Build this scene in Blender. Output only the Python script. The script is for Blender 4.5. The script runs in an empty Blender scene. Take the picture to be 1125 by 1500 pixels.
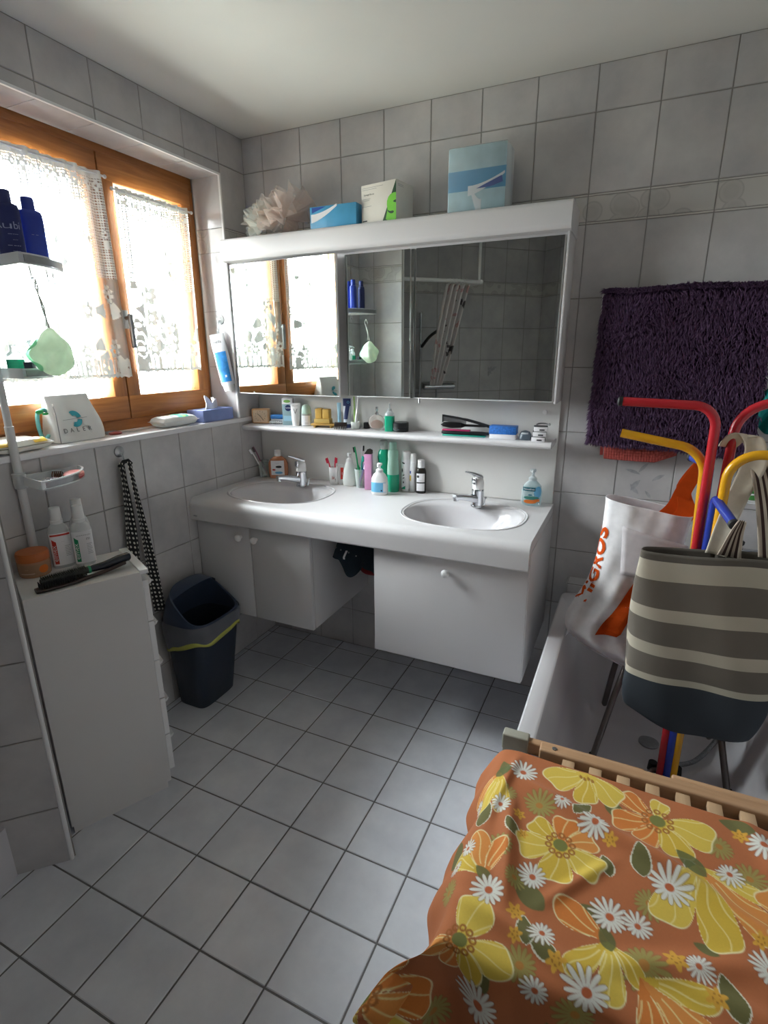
import bpy, bmesh, math, random
import numpy as np
from mathutils import Matrix, Vector
random.seed(7); rng = np.random.default_rng(7)
sc = bpy.context.scene
COL = sc.collection
PI = math.pi
sin, cos, rad = math.sin, math.cos, math.radians

# ------------------------------------------------------------------ materials
def lin(c):
    if isinstance(c, str):
        c = [int(c[i:i+2], 16) for i in (1, 3, 5)]
    o = []
    for v in c:
        v /= 255.0
        o.append(v/12.92 if v <= .04045 else ((v+.055)/1.055)**2.4)
    return (*o, 1.0)
MATS = {}
def mat(name, col, rough=.5, metal=0., trans=0., ior=1.45, vary=.06, scale=30., bump=0., alpha=1., emit=None, coat=0., attr=None, sheen=0., sss=0.):
    """principled material whose colour is gently broken up by a noise texture"""
    if name in MATS: return MATS[name]
    m = bpy.data.materials.new(name); m.use_nodes = True
    nt = m.node_tree; N = nt.nodes; L = nt.links
    b = N['Principled BSDF']
    b.inputs['Roughness'].default_value = rough
    b.inputs['Metallic'].default_value = metal
    b.inputs['IOR'].default_value = ior
    b.inputs['Transmission Weight'].default_value = trans
    b.inputs['Alpha'].default_value = alpha
    if coat: b.inputs['Coat Weight'].default_value = coat
    if sheen: b.inputs['Sheen Weight'].default_value = sheen
    tc = N.new('ShaderNodeTexCoord')
    nz = N.new('ShaderNodeTexNoise'); nz.inputs['Scale'].default_value = scale; nz.inputs['Detail'].default_value = 3
    L.new(tc.outputs['Object'], nz.inputs['Vector'])
    if attr:
        a = N.new('ShaderNodeAttribute'); a.attribute_name = attr
        src = a.outputs['Color']
    else:
        r = N.new('ShaderNodeRGB'); r.outputs[0].default_value = lin(col); src = r.outputs[0]
    hs = N.new('ShaderNodeHueSaturation')
    mr = N.new('ShaderNodeMapRange'); mr.inputs['From Min'].default_value = .25; mr.inputs['From Max'].default_value = .75
    mr.inputs['To Min'].default_value = 1-vary; mr.inputs['To Max'].default_value = 1+vary
    L.new(nz.outputs['Fac'], mr.inputs['Value']); L.new(mr.outputs[0], hs.inputs['Value'])
    L.new(src, hs.inputs['Color']); L.new(hs.outputs['Color'], b.inputs['Base Color'])
    if bump:
        bp = N.new('ShaderNodeBump'); bp.inputs['Strength'].default_value = bump; bp.inputs['Distance'].default_value = .002
        L.new(nz.outputs['Fac'], bp.inputs['Height']); L.new(bp.outputs[0], b.inputs['Normal'])
    MATS[name] = m
    return m

def wood_mat(name, c1, c2, axis, rough=.4):
    m = bpy.data.materials.new(name); m.use_nodes = True
    nt = m.node_tree; N = nt.nodes; L = nt.links; b = N['Principled BSDF']
    tc = N.new('ShaderNodeTexCoord'); mp = N.new('ShaderNodeMapping')
    s = [22., 22., 22.]; s[axis] = 1.6
    mp.inputs['Scale'].default_value = s
    nz = N.new('ShaderNodeTexNoise'); nz.inputs['Scale'].default_value = 3.; nz.inputs['Detail'].default_value = 6; nz.inputs['Distortion'].default_value = .6
    cr = N.new('ShaderNodeValToRGB'); cr.color_ramp.elements[0].position = .3; cr.color_ramp.elements[1].position = .7
    cr.color_ramp.elements[0].color = lin(c1); cr.color_ramp.elements[1].color = lin(c2)
    L.new(tc.outputs['Object'], mp.inputs['Vector']); L.new(mp.outputs[0], nz.inputs['Vector']); L.new(nz.outputs['Fac'], cr.inputs['Fac'])
    L.new(cr.outputs[0], b.inputs['Base Color']); b.inputs['Roughness'].default_value = rough
    return m

def tile_mat(name, c1, c2, rough, scale=5., bump=.03):
    """glazed tile: cloudy mix of two greys, each tile a hair lighter or darker than the next"""
    m = bpy.data.materials.new(name); m.use_nodes = True
    nt = m.node_tree; N = nt.nodes; L = nt.links; b = N['Principled BSDF']
    tc = N.new('ShaderNodeTexCoord')
    nz = N.new('ShaderNodeTexNoise'); nz.inputs['Scale'].default_value = scale; nz.inputs['Detail'].default_value = 5; nz.inputs['Roughness'].default_value = .6
    cr = N.new('ShaderNodeValToRGB'); cr.color_ramp.elements[0].position = .32; cr.color_ramp.elements[1].position = .68
    cr.color_ramp.elements[0].color = lin(c1); cr.color_ramp.elements[1].color = lin(c2)
    at = N.new('ShaderNodeAttribute'); at.attribute_name = 'tone'
    hs = N.new('ShaderNodeHueSaturation')
    L.new(tc.outputs['Object'], nz.inputs['Vector']); L.new(nz.outputs['Fac'], cr.inputs['Fac'])
    L.new(at.outputs['Fac'], hs.inputs['Value']); L.new(cr.outputs[0], hs.inputs['Color']); L.new(hs.outputs[0], b.inputs['Base Color'])
    n2 = N.new('ShaderNodeTexNoise'); n2.inputs['Scale'].default_value = 14.
    bp = N.new('ShaderNodeBump'); bp.inputs['Strength'].default_value = bump; bp.inputs['Distance'].default_value = .01
    L.new(tc.outputs['Object'], n2.inputs['Vector']); L.new(n2.outputs['Fac'], bp.inputs['Height']); L.new(bp.outputs[0], b.inputs['Normal'])
    b.inputs['Roughness'].default_value = rough
    return m

def band_mat(name):
    """frieze tile with faint shells: rings of a voronoi pattern over pale grey"""
    m = bpy.data.materials.new(name); m.use_nodes = True
    nt = m.node_tree; N = nt.nodes; L = nt.links; b = N['Principled BSDF']
    tc = N.new('ShaderNodeTexCoord')
    v = N.new('ShaderNodeTexVoronoi'); v.inputs['Scale'].default_value = 13.
    cr = N.new('ShaderNodeValToRGB'); e = cr.color_ramp.elements
    e[0].position = 0; e[0].color = lin('#b3b1ae'); e[1].position = 1; e[1].color = lin('#c6c3bf')
    x = e.new(.28); x.color = lin('#adaba8'); x = e.new(.40); x.color = lin('#b9b6b3'); x = e.new(.46); x.color = lin('#a19f9c'); x = e.new(.5); x.color = lin('#c4c1bd')
    nz = N.new('ShaderNodeTexNoise'); nz.inputs['Scale'].default_value = 40.
    mx = N.new('ShaderNodeMix'); mx.data_type = 'RGBA'; mx.inputs['Factor'].default_value = .35
    mx.inputs[7].default_value = lin('#bdbab6')
    L.new(tc.outputs['Object'], v.inputs['Vector']); L.new(v.outputs['Distance'], cr.inputs['Fac'])
    L.new(cr.outputs[0], mx.inputs[6]); L.new(mx.outputs[2], b.inputs['Base Color'])
    b.inputs['Roughness'].default_value = .3
    return m

def glass_pane_mat(name):
    m = bpy.data.materials.new(name); m.use_nodes = True
    nt = m.node_tree; N = nt.nodes; L = nt.links; N.remove(N['Principled BSDF'])
    o = N['Material Output']; t = N.new('ShaderNodeBsdfTransparent'); g = N.new('ShaderNodeBsdfGlossy'); g.inputs['Roughness'].default_value = .02
    t.inputs[0].default_value = (.96, .98, .97, 1)
    fr = N.new('ShaderNodeFresnel'); fr.inputs[0].default_value = 1.25; mx = N.new('ShaderNodeMixShader')
    L.new(fr.outputs[0], mx.inputs[0]); L.new(t.outputs[0], mx.inputs[1]); L.new(g.outputs[0], mx.inputs[2]); L.new(mx.outputs[0], o.inputs[0])
    return m

def lace_mat(name, col, attr='weave_fill', through=.5):
    """thin woven net: threads scatter light through, the gaps between them are open"""
    m = bpy.data.materials.new(name); m.use_nodes = True
    nt = m.node_tree; N = nt.nodes; L = nt.links; N.remove(N['Principled BSDF'])
    o = N['Material Output']; t = N.new('ShaderNodeBsdfTransparent'); d = N.new('ShaderNodeBsdfDiffuse'); tl = N.new('ShaderNodeBsdfTranslucent')
    d.inputs[0].default_value = lin(col); tl.inputs[0].default_value = lin(col)
    a = N.new('ShaderNodeMixShader'); a.inputs[0].default_value = through; L.new(d.outputs[0], a.inputs[1]); L.new(tl.outputs[0], a.inputs[2])
    at = N.new('ShaderNodeAttribute'); at.attribute_name = attr
    mx = N.new('ShaderNodeMixShader'); L.new(at.outputs['Fac'], mx.inputs[0]); L.new(t.outputs[0], mx.inputs[1]); L.new(a.outputs[0], mx.inputs[2]); L.new(mx.outputs[0], o.inputs[0])
    return m

def glow_mat(name, col, through=.45):
    """soft foam or film that lets light soak through"""
    m = bpy.data.materials.new(name); m.use_nodes = True
    nt = m.node_tree; N = nt.nodes; L = nt.links; N.remove(N['Principled BSDF'])
    o = N['Material Output']; d = N.new('ShaderNodeBsdfDiffuse'); t = N.new('ShaderNodeBsdfTranslucent')
    tc = N.new('ShaderNodeTexCoord'); nz = N.new('ShaderNodeTexNoise'); nz.inputs['Scale'].default_value = 40
    hs = N.new('ShaderNodeHueSaturation'); hs.inputs['Color'].default_value = lin(col); mr = N.new('ShaderNodeMapRange'); mr.inputs['To Min'].default_value = .85; mr.inputs['To Max'].default_value = 1.1
    L.new(tc.outputs['Object'], nz.inputs['Vector']); L.new(nz.outputs['Fac'], mr.inputs['Value']); L.new(mr.outputs[0], hs.inputs['Value'])
    L.new(hs.outputs[0], d.inputs[0]); L.new(hs.outputs[0], t.inputs[0])
    mx = N.new('ShaderNodeMixShader'); mx.inputs[0].default_value = through; L.new(d.outputs[0], mx.inputs[1]); L.new(t.outputs[0], mx.inputs[2]); L.new(mx.outputs[0], o.inputs[0])
    return m

def clear_mat(name, col, rough=.04, fac=.7):
    """clear plastic or thin glass: mostly see-through with a sheen"""
    m = bpy.data.materials.new(name); m.use_nodes = True
    nt = m.node_tree; N = nt.nodes; L = nt.links; b = N['Principled BSDF']; o = N['Material Output']
    b.inputs['Base Color'].default_value = lin(col); b.inputs['Roughness'].default_value = rough
    t = N.new('ShaderNodeBsdfTransparent'); t.inputs[0].default_value = lin(col)
    lw = N.new('ShaderNodeLayerWeight'); lw.inputs[0].default_value = .35
    mr = N.new('ShaderNodeMapRange'); mr.inputs['To Min'].default_value = 1-fac; mr.inputs['To Max'].default_value = 1.
    mx = N.new('ShaderNodeMixShader')
    L.new(lw.outputs['Facing'], mr.inputs['Value']); L.new(mr.outputs[0], mx.inputs[0]); L.new(t.outputs[0], mx.inputs[1]); L.new(b.outputs[0], mx.inputs[2]); L.new(mx.outputs[0], o.inputs[0])
    return m

# ------------------------------------------------------------------ mesh building
def crv(pts, n=8, closed=False):
    """Catmull-Rom through points"""
    P = [Vector(p) for p in pts]; out = []; k = len(P)
    rngi = range(k if closed else k-1)
    for i in rngi:
        if closed: a, b, c, d = P[(i-1) % k], P[i], P[(i+1) % k], P[(i+2) % k]
        else: a, b, c, d = P[max(i-1, 0)], P[i], P[i+1], P[min(i+2, k-1)]
        for j in range(n):
            t = j/n
            out.append(.5*((2*b)+(c-a)*t+(2*a-5*b+4*c-d)*t*t+(3*b-a-3*c+d)*t**3))
    if not closed: out.append(P[-1])
    return out

TXT = {}
def txt2d(s, size):
    key = s
    if key not in TXT:
        cu = bpy.data.curves.new('t', 'FONT'); cu.body = s; cu.size = 1; cu.align_x = 'CENTER'; cu.align_y = 'CENTER'; cu.resolution_u = 3
        o = bpy.data.objects.new('t', cu); COL.objects.link(o)
        dg = bpy.context.evaluated_depsgraph_get()
        me = bpy.data.meshes.new_from_object(o.evaluated_get(dg))
        TXT[key] = ([tuple(v.co) for v in me.vertices], [tuple(p.vertices) for p in me.polygons])
        bpy.data.objects.remove(o); bpy.data.curves.remove(cu); bpy.data.meshes.remove(me)
    v, f = TXT[key]
    return [(a*size, b*size) for a, b, _ in v], f

def se(a, e):
    """superellipse point for angle a, 0 faces -y"""
    s, c = sin(a), cos(a)
    return (math.copysign(abs(s)**(2/e), s), -math.copysign(abs(c)**(2/e), c))

def seu(n, e, a0=0., a1=2*PI):
    """n points evenly spaced along a superellipse"""
    A = np.linspace(a0, a1, 1441); P = np.array([se(a, e) for a in A]); L_ = np.concatenate([[0], np.cumsum(np.hypot(*np.diff(P, axis=0).T))])
    q = np.linspace(0, L_[-1], n+1); return [(float(np.interp(x, L_, P[:, 0])), float(np.interp(x, L_, P[:, 1]))) for x in q]

class MB:
    def __init__(s): s.V = []; s.F = []; s.I = []; s.m = 0; s.T = None
    def add(s, V, F, m=None):
        k = len(s.V)
        if s.T is not None: V = [s.T @ Vector(v) for v in V]
        s.V += [tuple(v) for v in V]; s.F += [tuple(i+k for i in f) for f in F]
        s.I += [s.m if m is None else m]*len(F); return s
    def box(s, x0, x1, y0, y1, z0, z1, bv=0, seg=2):
        if bv <= 0:
            V = [(x, y, z) for x in (x0, x1) for y in (y0, y1) for z in (z0, z1)]
            return s.add(V, [(0, 1, 3, 2), (4, 6, 7, 5), (0, 4, 5, 1), (2, 3, 7, 6), (0, 2, 6, 4), (1, 5, 7, 3)])
        bm = bmesh.new(); bmesh.ops.create_cube(bm, size=1)
        for v in bm.verts:
            v.co = Vector(((x0+x1)/2+v.co.x*(x1-x0), (y0+y1)/2+v.co.y*(y1-y0), (z0+z1)/2+v.co.z*(z1-z0)))
        bmesh.ops.bevel(bm, geom=bm.edges[:], offset=bv, segments=seg, profile=.5, affect='EDGES')
        bm.verts.index_update()
        V = [v.co.copy() for v in bm.verts]; F = [[v.index for v in f.verts] for f in bm.faces]; bm.free()
        return s.add(V, F)
    def rings(s, R, closed_u=True, cap0=True, cap1=True, loop=False):
        n = len(R[0]); V = [p for r in R for p in r]; F = []
        for i in range(len(R)-1+(1 if loop else 0)):
            j = (i+1) % len(R)
            for k in range(n if closed_u else n-1):
                l = (k+1) % n
                F.append((i*n+k, i*n+l, j*n+l, j*n+k))
        if cap0 and not loop: F.append(tuple(range(n-1, -1, -1)))
        if cap1 and not loop: F.append(tuple((len(R)-1)*n+k for k in range(n)))
        return s.add(V, F)
    def lathe(s, prof, n=24, c=(0, 0, 0), cap0=True, cap1=True):
        R = [[(c[0]+max(r, 1e-4)*cos(2*PI*k/n), c[1]+max(r, 1e-4)*sin(2*PI*k/n), c[2]+z) for k in range(n)] for r, z in prof]
        return s.rings(R, cap0=cap0, cap1=cap1)
    def loft(s, secs, n=28, cap0=True, cap1=True):
        R = []
        for q in secs:
            z, w, d = q[:3]; e = q[3] if len(q) > 3 else 2.; cx = q[4] if len(q) > 4 else 0; cy = q[5] if len(q) > 5 else 0
            R.append([(cx+w/2*se(2*PI*k/n, e)[0], cy+d/2*se(2*PI*k/n, e)[1], z) for k in range(n)])
        return s.rings(R, cap0=cap0, cap1=cap1)
    def patch(s, secs, a0, a1, off=.0008, n=14):
        R = []
        for q in secs:
            z, w, d = q[:3]; e = q[3] if len(q) > 3 else 2.
            R.append([((w/2+off)*se(a0+(a1-a0)*k/n, e)[0], (d/2+off)*se(a0+(a1-a0)*k/n, e)[1], z) for k in range(n+1)])
        R2 = [[(x*(1-.4*off/max(abs(x)+abs(y), .01)), y*(1-.4*off/max(abs(x)+abs(y), .01)), z) for x, y, z in r] for r in R]
        return s.rings(R, closed_u=False, cap0=False, cap1=False)
    def tube(s, pts, r, n=10, closed=False, cap=True):
        P = [Vector(p) for p in pts]; k = len(P); R = []
        T = []
        for i in range(k):
            a = P[i-1] if (i > 0 or closed) else P[0]; b = P[(i+1) % k] if (i < k-1 or closed) else P[-1]
            t = (b-a); T.append(t.normalized() if t.length > 1e-9 else Vector((0, 0, 1)))
        u = T[0].orthogonal().normalized()
        for i in range(k):
            u = (u-T[i]*u.dot(T[i])); u = u.normalized() if u.length > 1e-6 else T[i].orthogonal().normalized()
            w = T[i].cross(u); ri = r[i] if hasattr(r, '__len__') else r
            R.append([P[i]+u*(ri*cos(2*PI*j/n))+w*(ri*sin(2*PI*j/n)) for j in range(n)])
        return s.rings(R, cap0=cap, cap1=cap, loop=closed)
    def strip(s, pts, wv, th=.002):
        """flat band following pts, width vector wv (one or per point), thickness th"""
        P = [Vector(p) for p in pts]; k = len(P); R = []
        for i in range(k):
            t = (P[min(i+1, k-1)]-P[max(i-1, 0)]).normalized(); w = Vector(wv[i] if hasattr(wv[0], '__len__') else wv)
            nn = t.cross(w).normalized()*th/2
            R.append([P[i]-w/2-nn, P[i]+w/2-nn, P[i]+w/2+nn, P[i]-w/2+nn])
        return s.rings(R)
    def grid(s, fn, nu, nv):
        V = [fn(i/nu, j/nv) for j in range(nv+1) for i in range(nu+1)]
        F = [(j*(nu+1)+i, j*(nu+1)+i+1, (j+1)*(nu+1)+i+1, (j+1)*(nu+1)+i) for j in range(nv) for i in range(nu)]
        return s.add(V, F)
    def prism(s, pts, z0, z1):
        n = len(pts)
        V = [(x, y, z0) for x, y in pts]+[(x, y, z1) for x, y in pts]
        F = [tuple(range(n-1, -1, -1)), tuple(range(n, 2*n))]+[(i, (i+1) % n, n+(i+1) % n, n+i) for i in range(n)]
        return s.add(V, F)
    def ball(s, c, r, n=14, sq=(1, 1, 1)):
        R = [[(c[0]+sq[0]*r*sin(PI*i/n)*cos(2*PI*k/n), c[1]+sq[1]*r*sin(PI*i/n)*sin(2*PI*k/n), c[2]-sq[2]*r*cos(PI*i/n)) for k in range(n)] for i in range(1, n)]
        return s.rings(R)
    def text(s, st, size, fn, m=None):
        v, f = txt2d(st, size)
        return s.add([fn(a, b) for a, b in v], f, m)
    def mesh(s, name, mats):
        me = bpy.data.meshes.new(name); me.from_pydata(s.V, [], s.F)
        for x in (mats if isinstance(mats, (list, tuple)) else [mats]): me.materials.append(x)
        if any(s.I): me.polygons.foreach_set('material_index', s.I)
        return me

def fix_normals(me):
    bm = bmesh.new(); bm.from_mesh(me); bmesh.ops.recalc_face_normals(bm, faces=bm.faces); bm.to_mesh(me); bm.free()
def finish(me, angle=38, fix=True):
    if fix: fix_normals(me)
    me.polygons.foreach_set('use_smooth', [True]*len(me.polygons)); me.set_sharp_from_angle(angle=rad(angle)); me.update()
def part(name, mb, mats, parent, label=None, kind=None, angle=38, solid=0, fix=True, loc=None, rot=None):
    me = mb.mesh(name, mats) if isinstance(mb, MB) else mb
    finish(me, angle, fix)
    o = bpy.data.objects.new(name, me); COL.objects.link(o)
    if parent is not None: o.parent = parent
    if label: o['label'] = label
    if kind: o['kind'] = kind
    if loc: o.location = loc
    if rot: o.rotation_euler = rot
    if solid:
        md = o.modifiers.new('thickness', 'SOLIDIFY'); md.thickness = solid; md.offset = 0
    return o
def thing(name, label, cat, loc=(0, 0, 0), rz=0, group=None, rot=None):
    o = bpy.data.objects.new(name, None); COL.objects.link(o); o.empty_display_size = .02
    o.location = loc; o.rotation_euler = rot or (0, 0, rz); o['label'] = label; o['category'] = cat
    if group: o['group'] = group
    return o
def solo(name, mb, mats, label, cat, loc=(0, 0, 0), rz=0, group=None, **k):
    o = part(name, mb, mats, None, **k); o.location = loc; o.rotation_euler = (0, 0, rz); o['label'] = label; o['category'] = cat
    if group: o['group'] = group
    return o
def struct(name, mb, mats, label=None, **k):
    o = part(name, mb, mats, None, **k); o['kind'] = 'structure'
    if label: o['label'] = label
    return o
def ucopy(root, loc, rz, label, rot=None):
    r = root.copy(); COL.objects.link(r); r.location = loc; r.rotation_euler = rot or (0, 0, rz); r['label'] = label
    for ch in root.children:
        c = ch.copy(); COL.objects.link(c); c.parent = r
        for g in ch.children:
            d = g.copy(); COL.objects.link(d); d.parent = c
    return r
def RZ(a, loc=(0, 0, 0)): return Matrix.Translation(loc) @ Matrix.Rotation(a, 4, 'Z')

# common materials
white = mat('white lacquer', '#d0cecf', .38, vary=.02, scale=4)
whitep = mat('white plastic', '#e6e6e6', .35, vary=.02)
enamel = mat('white enamel', '#cfcdd0', .16, vary=.015, scale=3, coat=.2)
chrome = mat('chrome', '#d2d4d8', .12, metal=1., vary=.03)
steel = mat('brushed steel', '#a5a6a8', .35, metal=1., vary=.1, scale=60)
black = mat('black plastic', '#17171a', .4)
dark = mat('dark bristle', '#1a1a1b', .7, vary=.3, scale=200)
mirror = mat('mirror silver', '#d3d9d6', .015, metal=1., vary=.0)
rubber = mat('black rubber', '#1c1c1d', .6)
paper = mat('white paper', '#ecebee', .7, vary=.03)
inkk = mat('black ink', '#26262a', .5)
inkg = mat('grey ink', '#8d8f92', .5)
red = mat('red ink', '#c8372a', .45)
green = mat('green ink', '#1c8f62', .45)
clearp = clear_mat('clear plastic', '#e8eced', .08, .72)
glassm = clear_mat('clear glass', '#eef3f1', .03, .82)
# ------------------------------------------------------------------ the room
H = 2.436; TW = .2
ZL = [0, .2066, .4556, .7046, .9536, 1.2026, 1.4516, 1.7006, 1.9496, 2.0472, 2.2962, H]
grout = mat('wall grout', '#8d8a86', .85, vary=.05, scale=60)
groutf = mat('floor grout', '#706e6e', .9, vary=.1, scale=40)
wtile = tile_mat('wall tile glaze', '#b2b0b2', '#c9c6c5', .22)
ftile = tile_mat('floor tile glaze', '#cdcfd6', '#e0e2e7', .3, 6., .06)
band = band_mat('frieze tile'); bline = mat('frieze border', '#cfccc8', .3)
leafm = mat('tile leaf print', '#a2a1a4', .3, vary=.25, scale=40)
plaster = mat('ceiling plaster', '#dcdad5', .9, vary=.015, scale=6)

def tiled(o_, u_, n_, als, bls, holes=(), bands=(), gap=.0014, up=(0, 0, 1), proud=.0022, th=.0016):
    """tiles laid on the plane through o_ spanned by u_ and up, standing proud of the grout along n_"""
    O = Vector(o_); U = Vector(u_).normalized(); Nn = Vector(n_).normalized(); W = Vector(up)
    mb = MB(); tone = []
    def P(a, b, d): return O+U*a+W*b+Nn*d
    def put(a0, a1, b0, b1, m, t):
        th_ = min(th, (b1-b0)*.25)
        if a1-a0 < .006 or b1-b0 < .003: return
        V = [P(a0, b0, 0), P(a1, b0, 0), P(a1, b1, 0), P(a0, b1, 0), P(a0+th, b0+th_, proud), P(a1-th, b0+th_, proud), P(a1-th, b1-th_, proud), P(a0+th, b1-th_, proud)]
        mb.add(V, [(4, 5, 6, 7), (0, 1, 5, 4), (1, 2, 6, 5), (2, 3, 7, 6), (3, 0, 4, 7)], m); tone.extend([t]*5)
    def cut(r, h):
        a0, a1, b0, b1 = r; c0, c1, d0, d1 = h
        if a1 <= c0 or a0 >= c1 or b1 <= d0 or b0 >= d1: return [r]
        out = []
        if b0 < d0: out.append((a0, a1, b0, d0))
        if b1 > d1: out.append((a0, a1, d1, b1))
        bb0, bb1 = max(b0, d0), min(b1, d1)
        if a0 < c0: out.append((a0, c0, bb0, bb1))
        if a1 > c1: out.append((c1, a1, bb0, bb1))
        return out
    for j in range(len(bls)-1):
        for i in range(len(als)-1):
            rs = [(als[i], als[i+1], bls[j], bls[j+1])]
            for h in holes: rs = [q for r in rs for q in cut(r, h)]
            t = 1+.05*(rng.random()-.5)
            for a0, a1, b0, b1 in rs:
                a0 += gap; a1 -= gap
                if j in bands:
                    put(a0, a1, b0+.008, b1-.008, 2, t)
                    put(a0, a1, b0+.0012, b0+.0062, 3, 1); put(a0, a1, b1-.0062, b1-.0012, 3, 1)
                else: put(a0, a1, b0+gap, b1-gap, 1, t)
    return mb, tone
def tone_attr(o, tone):
    a = o.data.attributes.new('tone', 'FLOAT', 'FACE'); n = len(o.data.polygons)
    a.data.foreach_set('value', (list(tone)+[1.]*n)[:n])
WM = [grout, wtile, band, bline, leafm]
def wall(name, o_, u_, n_, length, first, body, holes=(), extra=None, zl=ZL, label=None):
    als = [0]; a = first
    while a < length-.004: als.append(a); a += TW
    als.append(length)
    mb, tone = tiled(o_, u_, n_, als, zl, holes, bands=(8,) if len(zl) > 9 else ())
    mb.m = 0; body(mb)
    if extra: extra(mb)
    ob = struct(name, mb, WM, label, fix=False, angle=20); tone_attr(ob, tone); return ob

def leaf_print(mb, o_, u_, n_, spots):
    """faint printed leaves on a decor tile"""
    O = Vector(o_); U = Vector(u_); Nn = Vector(n_)
    for q_, (a, z, L_, ang, w) in enumerate(spots):
        pts = []
        for k in range(17):
            t = k/16; s_ = sin(PI*t)**.8*w
            pts.append((t*L_, s_))
        pts += [(t*L_, -.55*sin(PI*t)*w) for t in [k/16 for k in range(15, 0, -1)]]
        V = [O+U*(a+x*cos(ang)-y*sin(ang))+Vector((0, 0, z+x*sin(ang)+y*cos(ang)))+Nn*(.0024+.0001*q_) for x, y in pts]
        mb.add(V, [tuple(range(len(V)))], 4)

# back wall (y = 0), tiles start .1104 m from the corner
def b_(mb): mb.box(-.3, 2.6, 0, .12, -.1, 2.55)
def ex(mb): leaf_print(mb, (0, 0, 0), (1, 0, 0), (0, -1, 0), [(1.77, .985, .055, 1.0, .012), (1.80, .975, .05, 2.3, .01), (1.84, 1.03, .05, .6, .009), (1.74, 1.07, .06, -.3, .008), (1.79, 1.06, .05, .9, .008), (1.82, .99, .04, -.9, .007)])
wall('wall_back', (0, 0, 0), (1, 0, 0), (0, -1, 0), 2.31, .1104, b_, extra=ex, label='back wall of pale grey tiles behind the mirror and washbasins')

# left wall (x = 0) with the window opening
WY0, WY1, WZ0, WZ1 = .17, 1.30, 1.205, 2.255        # distances from the corner along -y, and heights
def b_(mb):
    mb.box(-.3, 0, -WY0, 0, -.1, 2.55); mb.box(-.3, 0, -1.5, -WY1, -.1, 2.55)
    mb.box(-.3, 0, -WY1, -WY0, -.1, WZ0-.0); mb.box(-.3, 0, -WY1, -WY0, WZ1, 2.55)
    mb.m = 1
    # tiled reveals of the opening
    for z0, z1 in zip(ZL[:-1], ZL[1:]):
        z0 = max(z0, WZ0)+.0012; z1 = min(z1, WZ1)-.0012
        if z1-z0 < .01: continue
        mb.m = 2 if abs(z0-1.9496) < .01 else 1
        mb.box(-.15, -.002, -WY0-.003, -WY0+.001, z0, z1); mb.box(-.15, -.002, -WY1-.001, -WY1+.003, z0, z1)
    mb.m = 1; y = -WY0
    for y1 in (-.3668, -.5668, -.7668, -.9668, -1.1668, -WY1):
        mb.box(-.15, -.002, y1+.0015, y-.0015, WZ1-.003, WZ1+.001); y = y1
wall('wall_left', (0, 0, 0), (0, -1, 0), (1, 0, 0), 1.484, .1668, b_, holes=[(WY0, WY1, WZ0, WZ1)], label='window wall of pale grey tiles')
mb = MB()   # white edge profile round the opening
for a in (-WY0, -WY1): mb.box(-.004, .006, a-.004, a+.004, WZ0, WZ1+.004)
mb.box(-.004, .006, -WY1, -WY0, WZ1-.004, WZ1+.004)
struct('trim_1', mb, whitep, 'white edge strip round the window opening')

# partition beside the drawer tower, its front cut at 45 degrees
def b_(mb): mb.prism([(-.3, -1.484), (.312, -1.484), (.312, -1.498), (-.18, -1.99), (-.3, -1.99)], -.1, 2.55)
wall('wall_partition', (.0, -1.484, 0), (1, 0, 0), (0, 1, 0), .31, .11, b_, label='full height tiled partition beside the drawer tower')
s2 = .70710678
def b_(mb): pass
wall('wall_partition_face', (.313, -1.499, 0), (-s2, -s2, 0), (s2, -s2, 0), .56, .2, b_, label='slanted tiled face of the partition wall')
mb = MB(); mb.tube([(.312, -1.496, z) for z in (0, .6, 1.2, 1.8, H)], .007, 10); struct('trim_2', mb, whitep, 'white corner strip on the partition edge')
# slanted shower walls behind, seen in the mirror
def b_(mb): mb.prism([(-.095, -1.906), (.95, -2.95), (.95, -3.12), (-.18, -1.99)], -.1, 2.55)
def ex(mb): leaf_print(mb, (-.095, -1.906, 0), (s2, -s2, 0), (s2, s2, 0), [(1.0, 1.32, .09, 1.2, .02), (1.03, 1.34, .07, 2.1, .016), (1.02, 1.36, .07, .6, .014)])
wall('wall_rear_left', (-.095, -1.906, 0), (s2, -s2, 0), (s2, s2, 0), 1.477, .12, b_, extra=ex, label='slanted tiled shower wall seen in the mirror')
def b_(mb): mb.prism([(.95, -2.95), (1.27, -2.63), (1.36, -2.72), (.95, -3.12)], -.1, 2.55)
wall('wall_rear_right', (.95, -2.95, 0), (s2, s2, 0), (-s2, s2, 0), .4525, .2, b_, label='short tiled wall in the shower corner')
mb = MB(); mb.box(1.27, 2.6, -3.3, -3.15, -.1, 2.55); mb.box(1.27, 1.33, -3.2, -2.68, -.1, 2.55); struct('wall_front', mb, plaster, 'plain wall behind the doorway')
def b_(mb): mb.box(2.31, 2.6, -3.2, 0, -.1, 2.55)
wall('wall_right', (2.31, 0, 0), (0, -1, 0), (-1, 0, 0), 3.15, .2, b_, label='tiled wall beside the bathtub')

# floor and ceiling
fa = [0]; a = .4491-.2089*2
while a < 2.31: fa.append(a); a += .2089
fa.append(2.31); fb = [-.0]; b = .0739 - .0
b = 1.3255-.2089*6
while b < 3.15: fb.append(b); b += .2089
fb.append(3.15)
fb = sorted(q for q in fb)
mb, tone = tiled((0, 0, 0), (1, 0, 0), (0, 0, 1), fa, [-q for q in reversed(fb)], gap=.0024, up=(0, 1, 0), th=.002)
mb.m = 0; mb.box(-.2, 2.6, -3.3, .1, -.1, 0)
o = struct('floor', mb, [groutf, ftile, band, bline], 'floor of grey square tiles with dark grout', fix=False, angle=20); tone_attr(o, tone)
mb = MB(); mb.box(-.3, 2.6, -3.3, .12, H, H+.1); struct('ceiling', mb, plaster, 'plain white ceiling')

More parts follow.
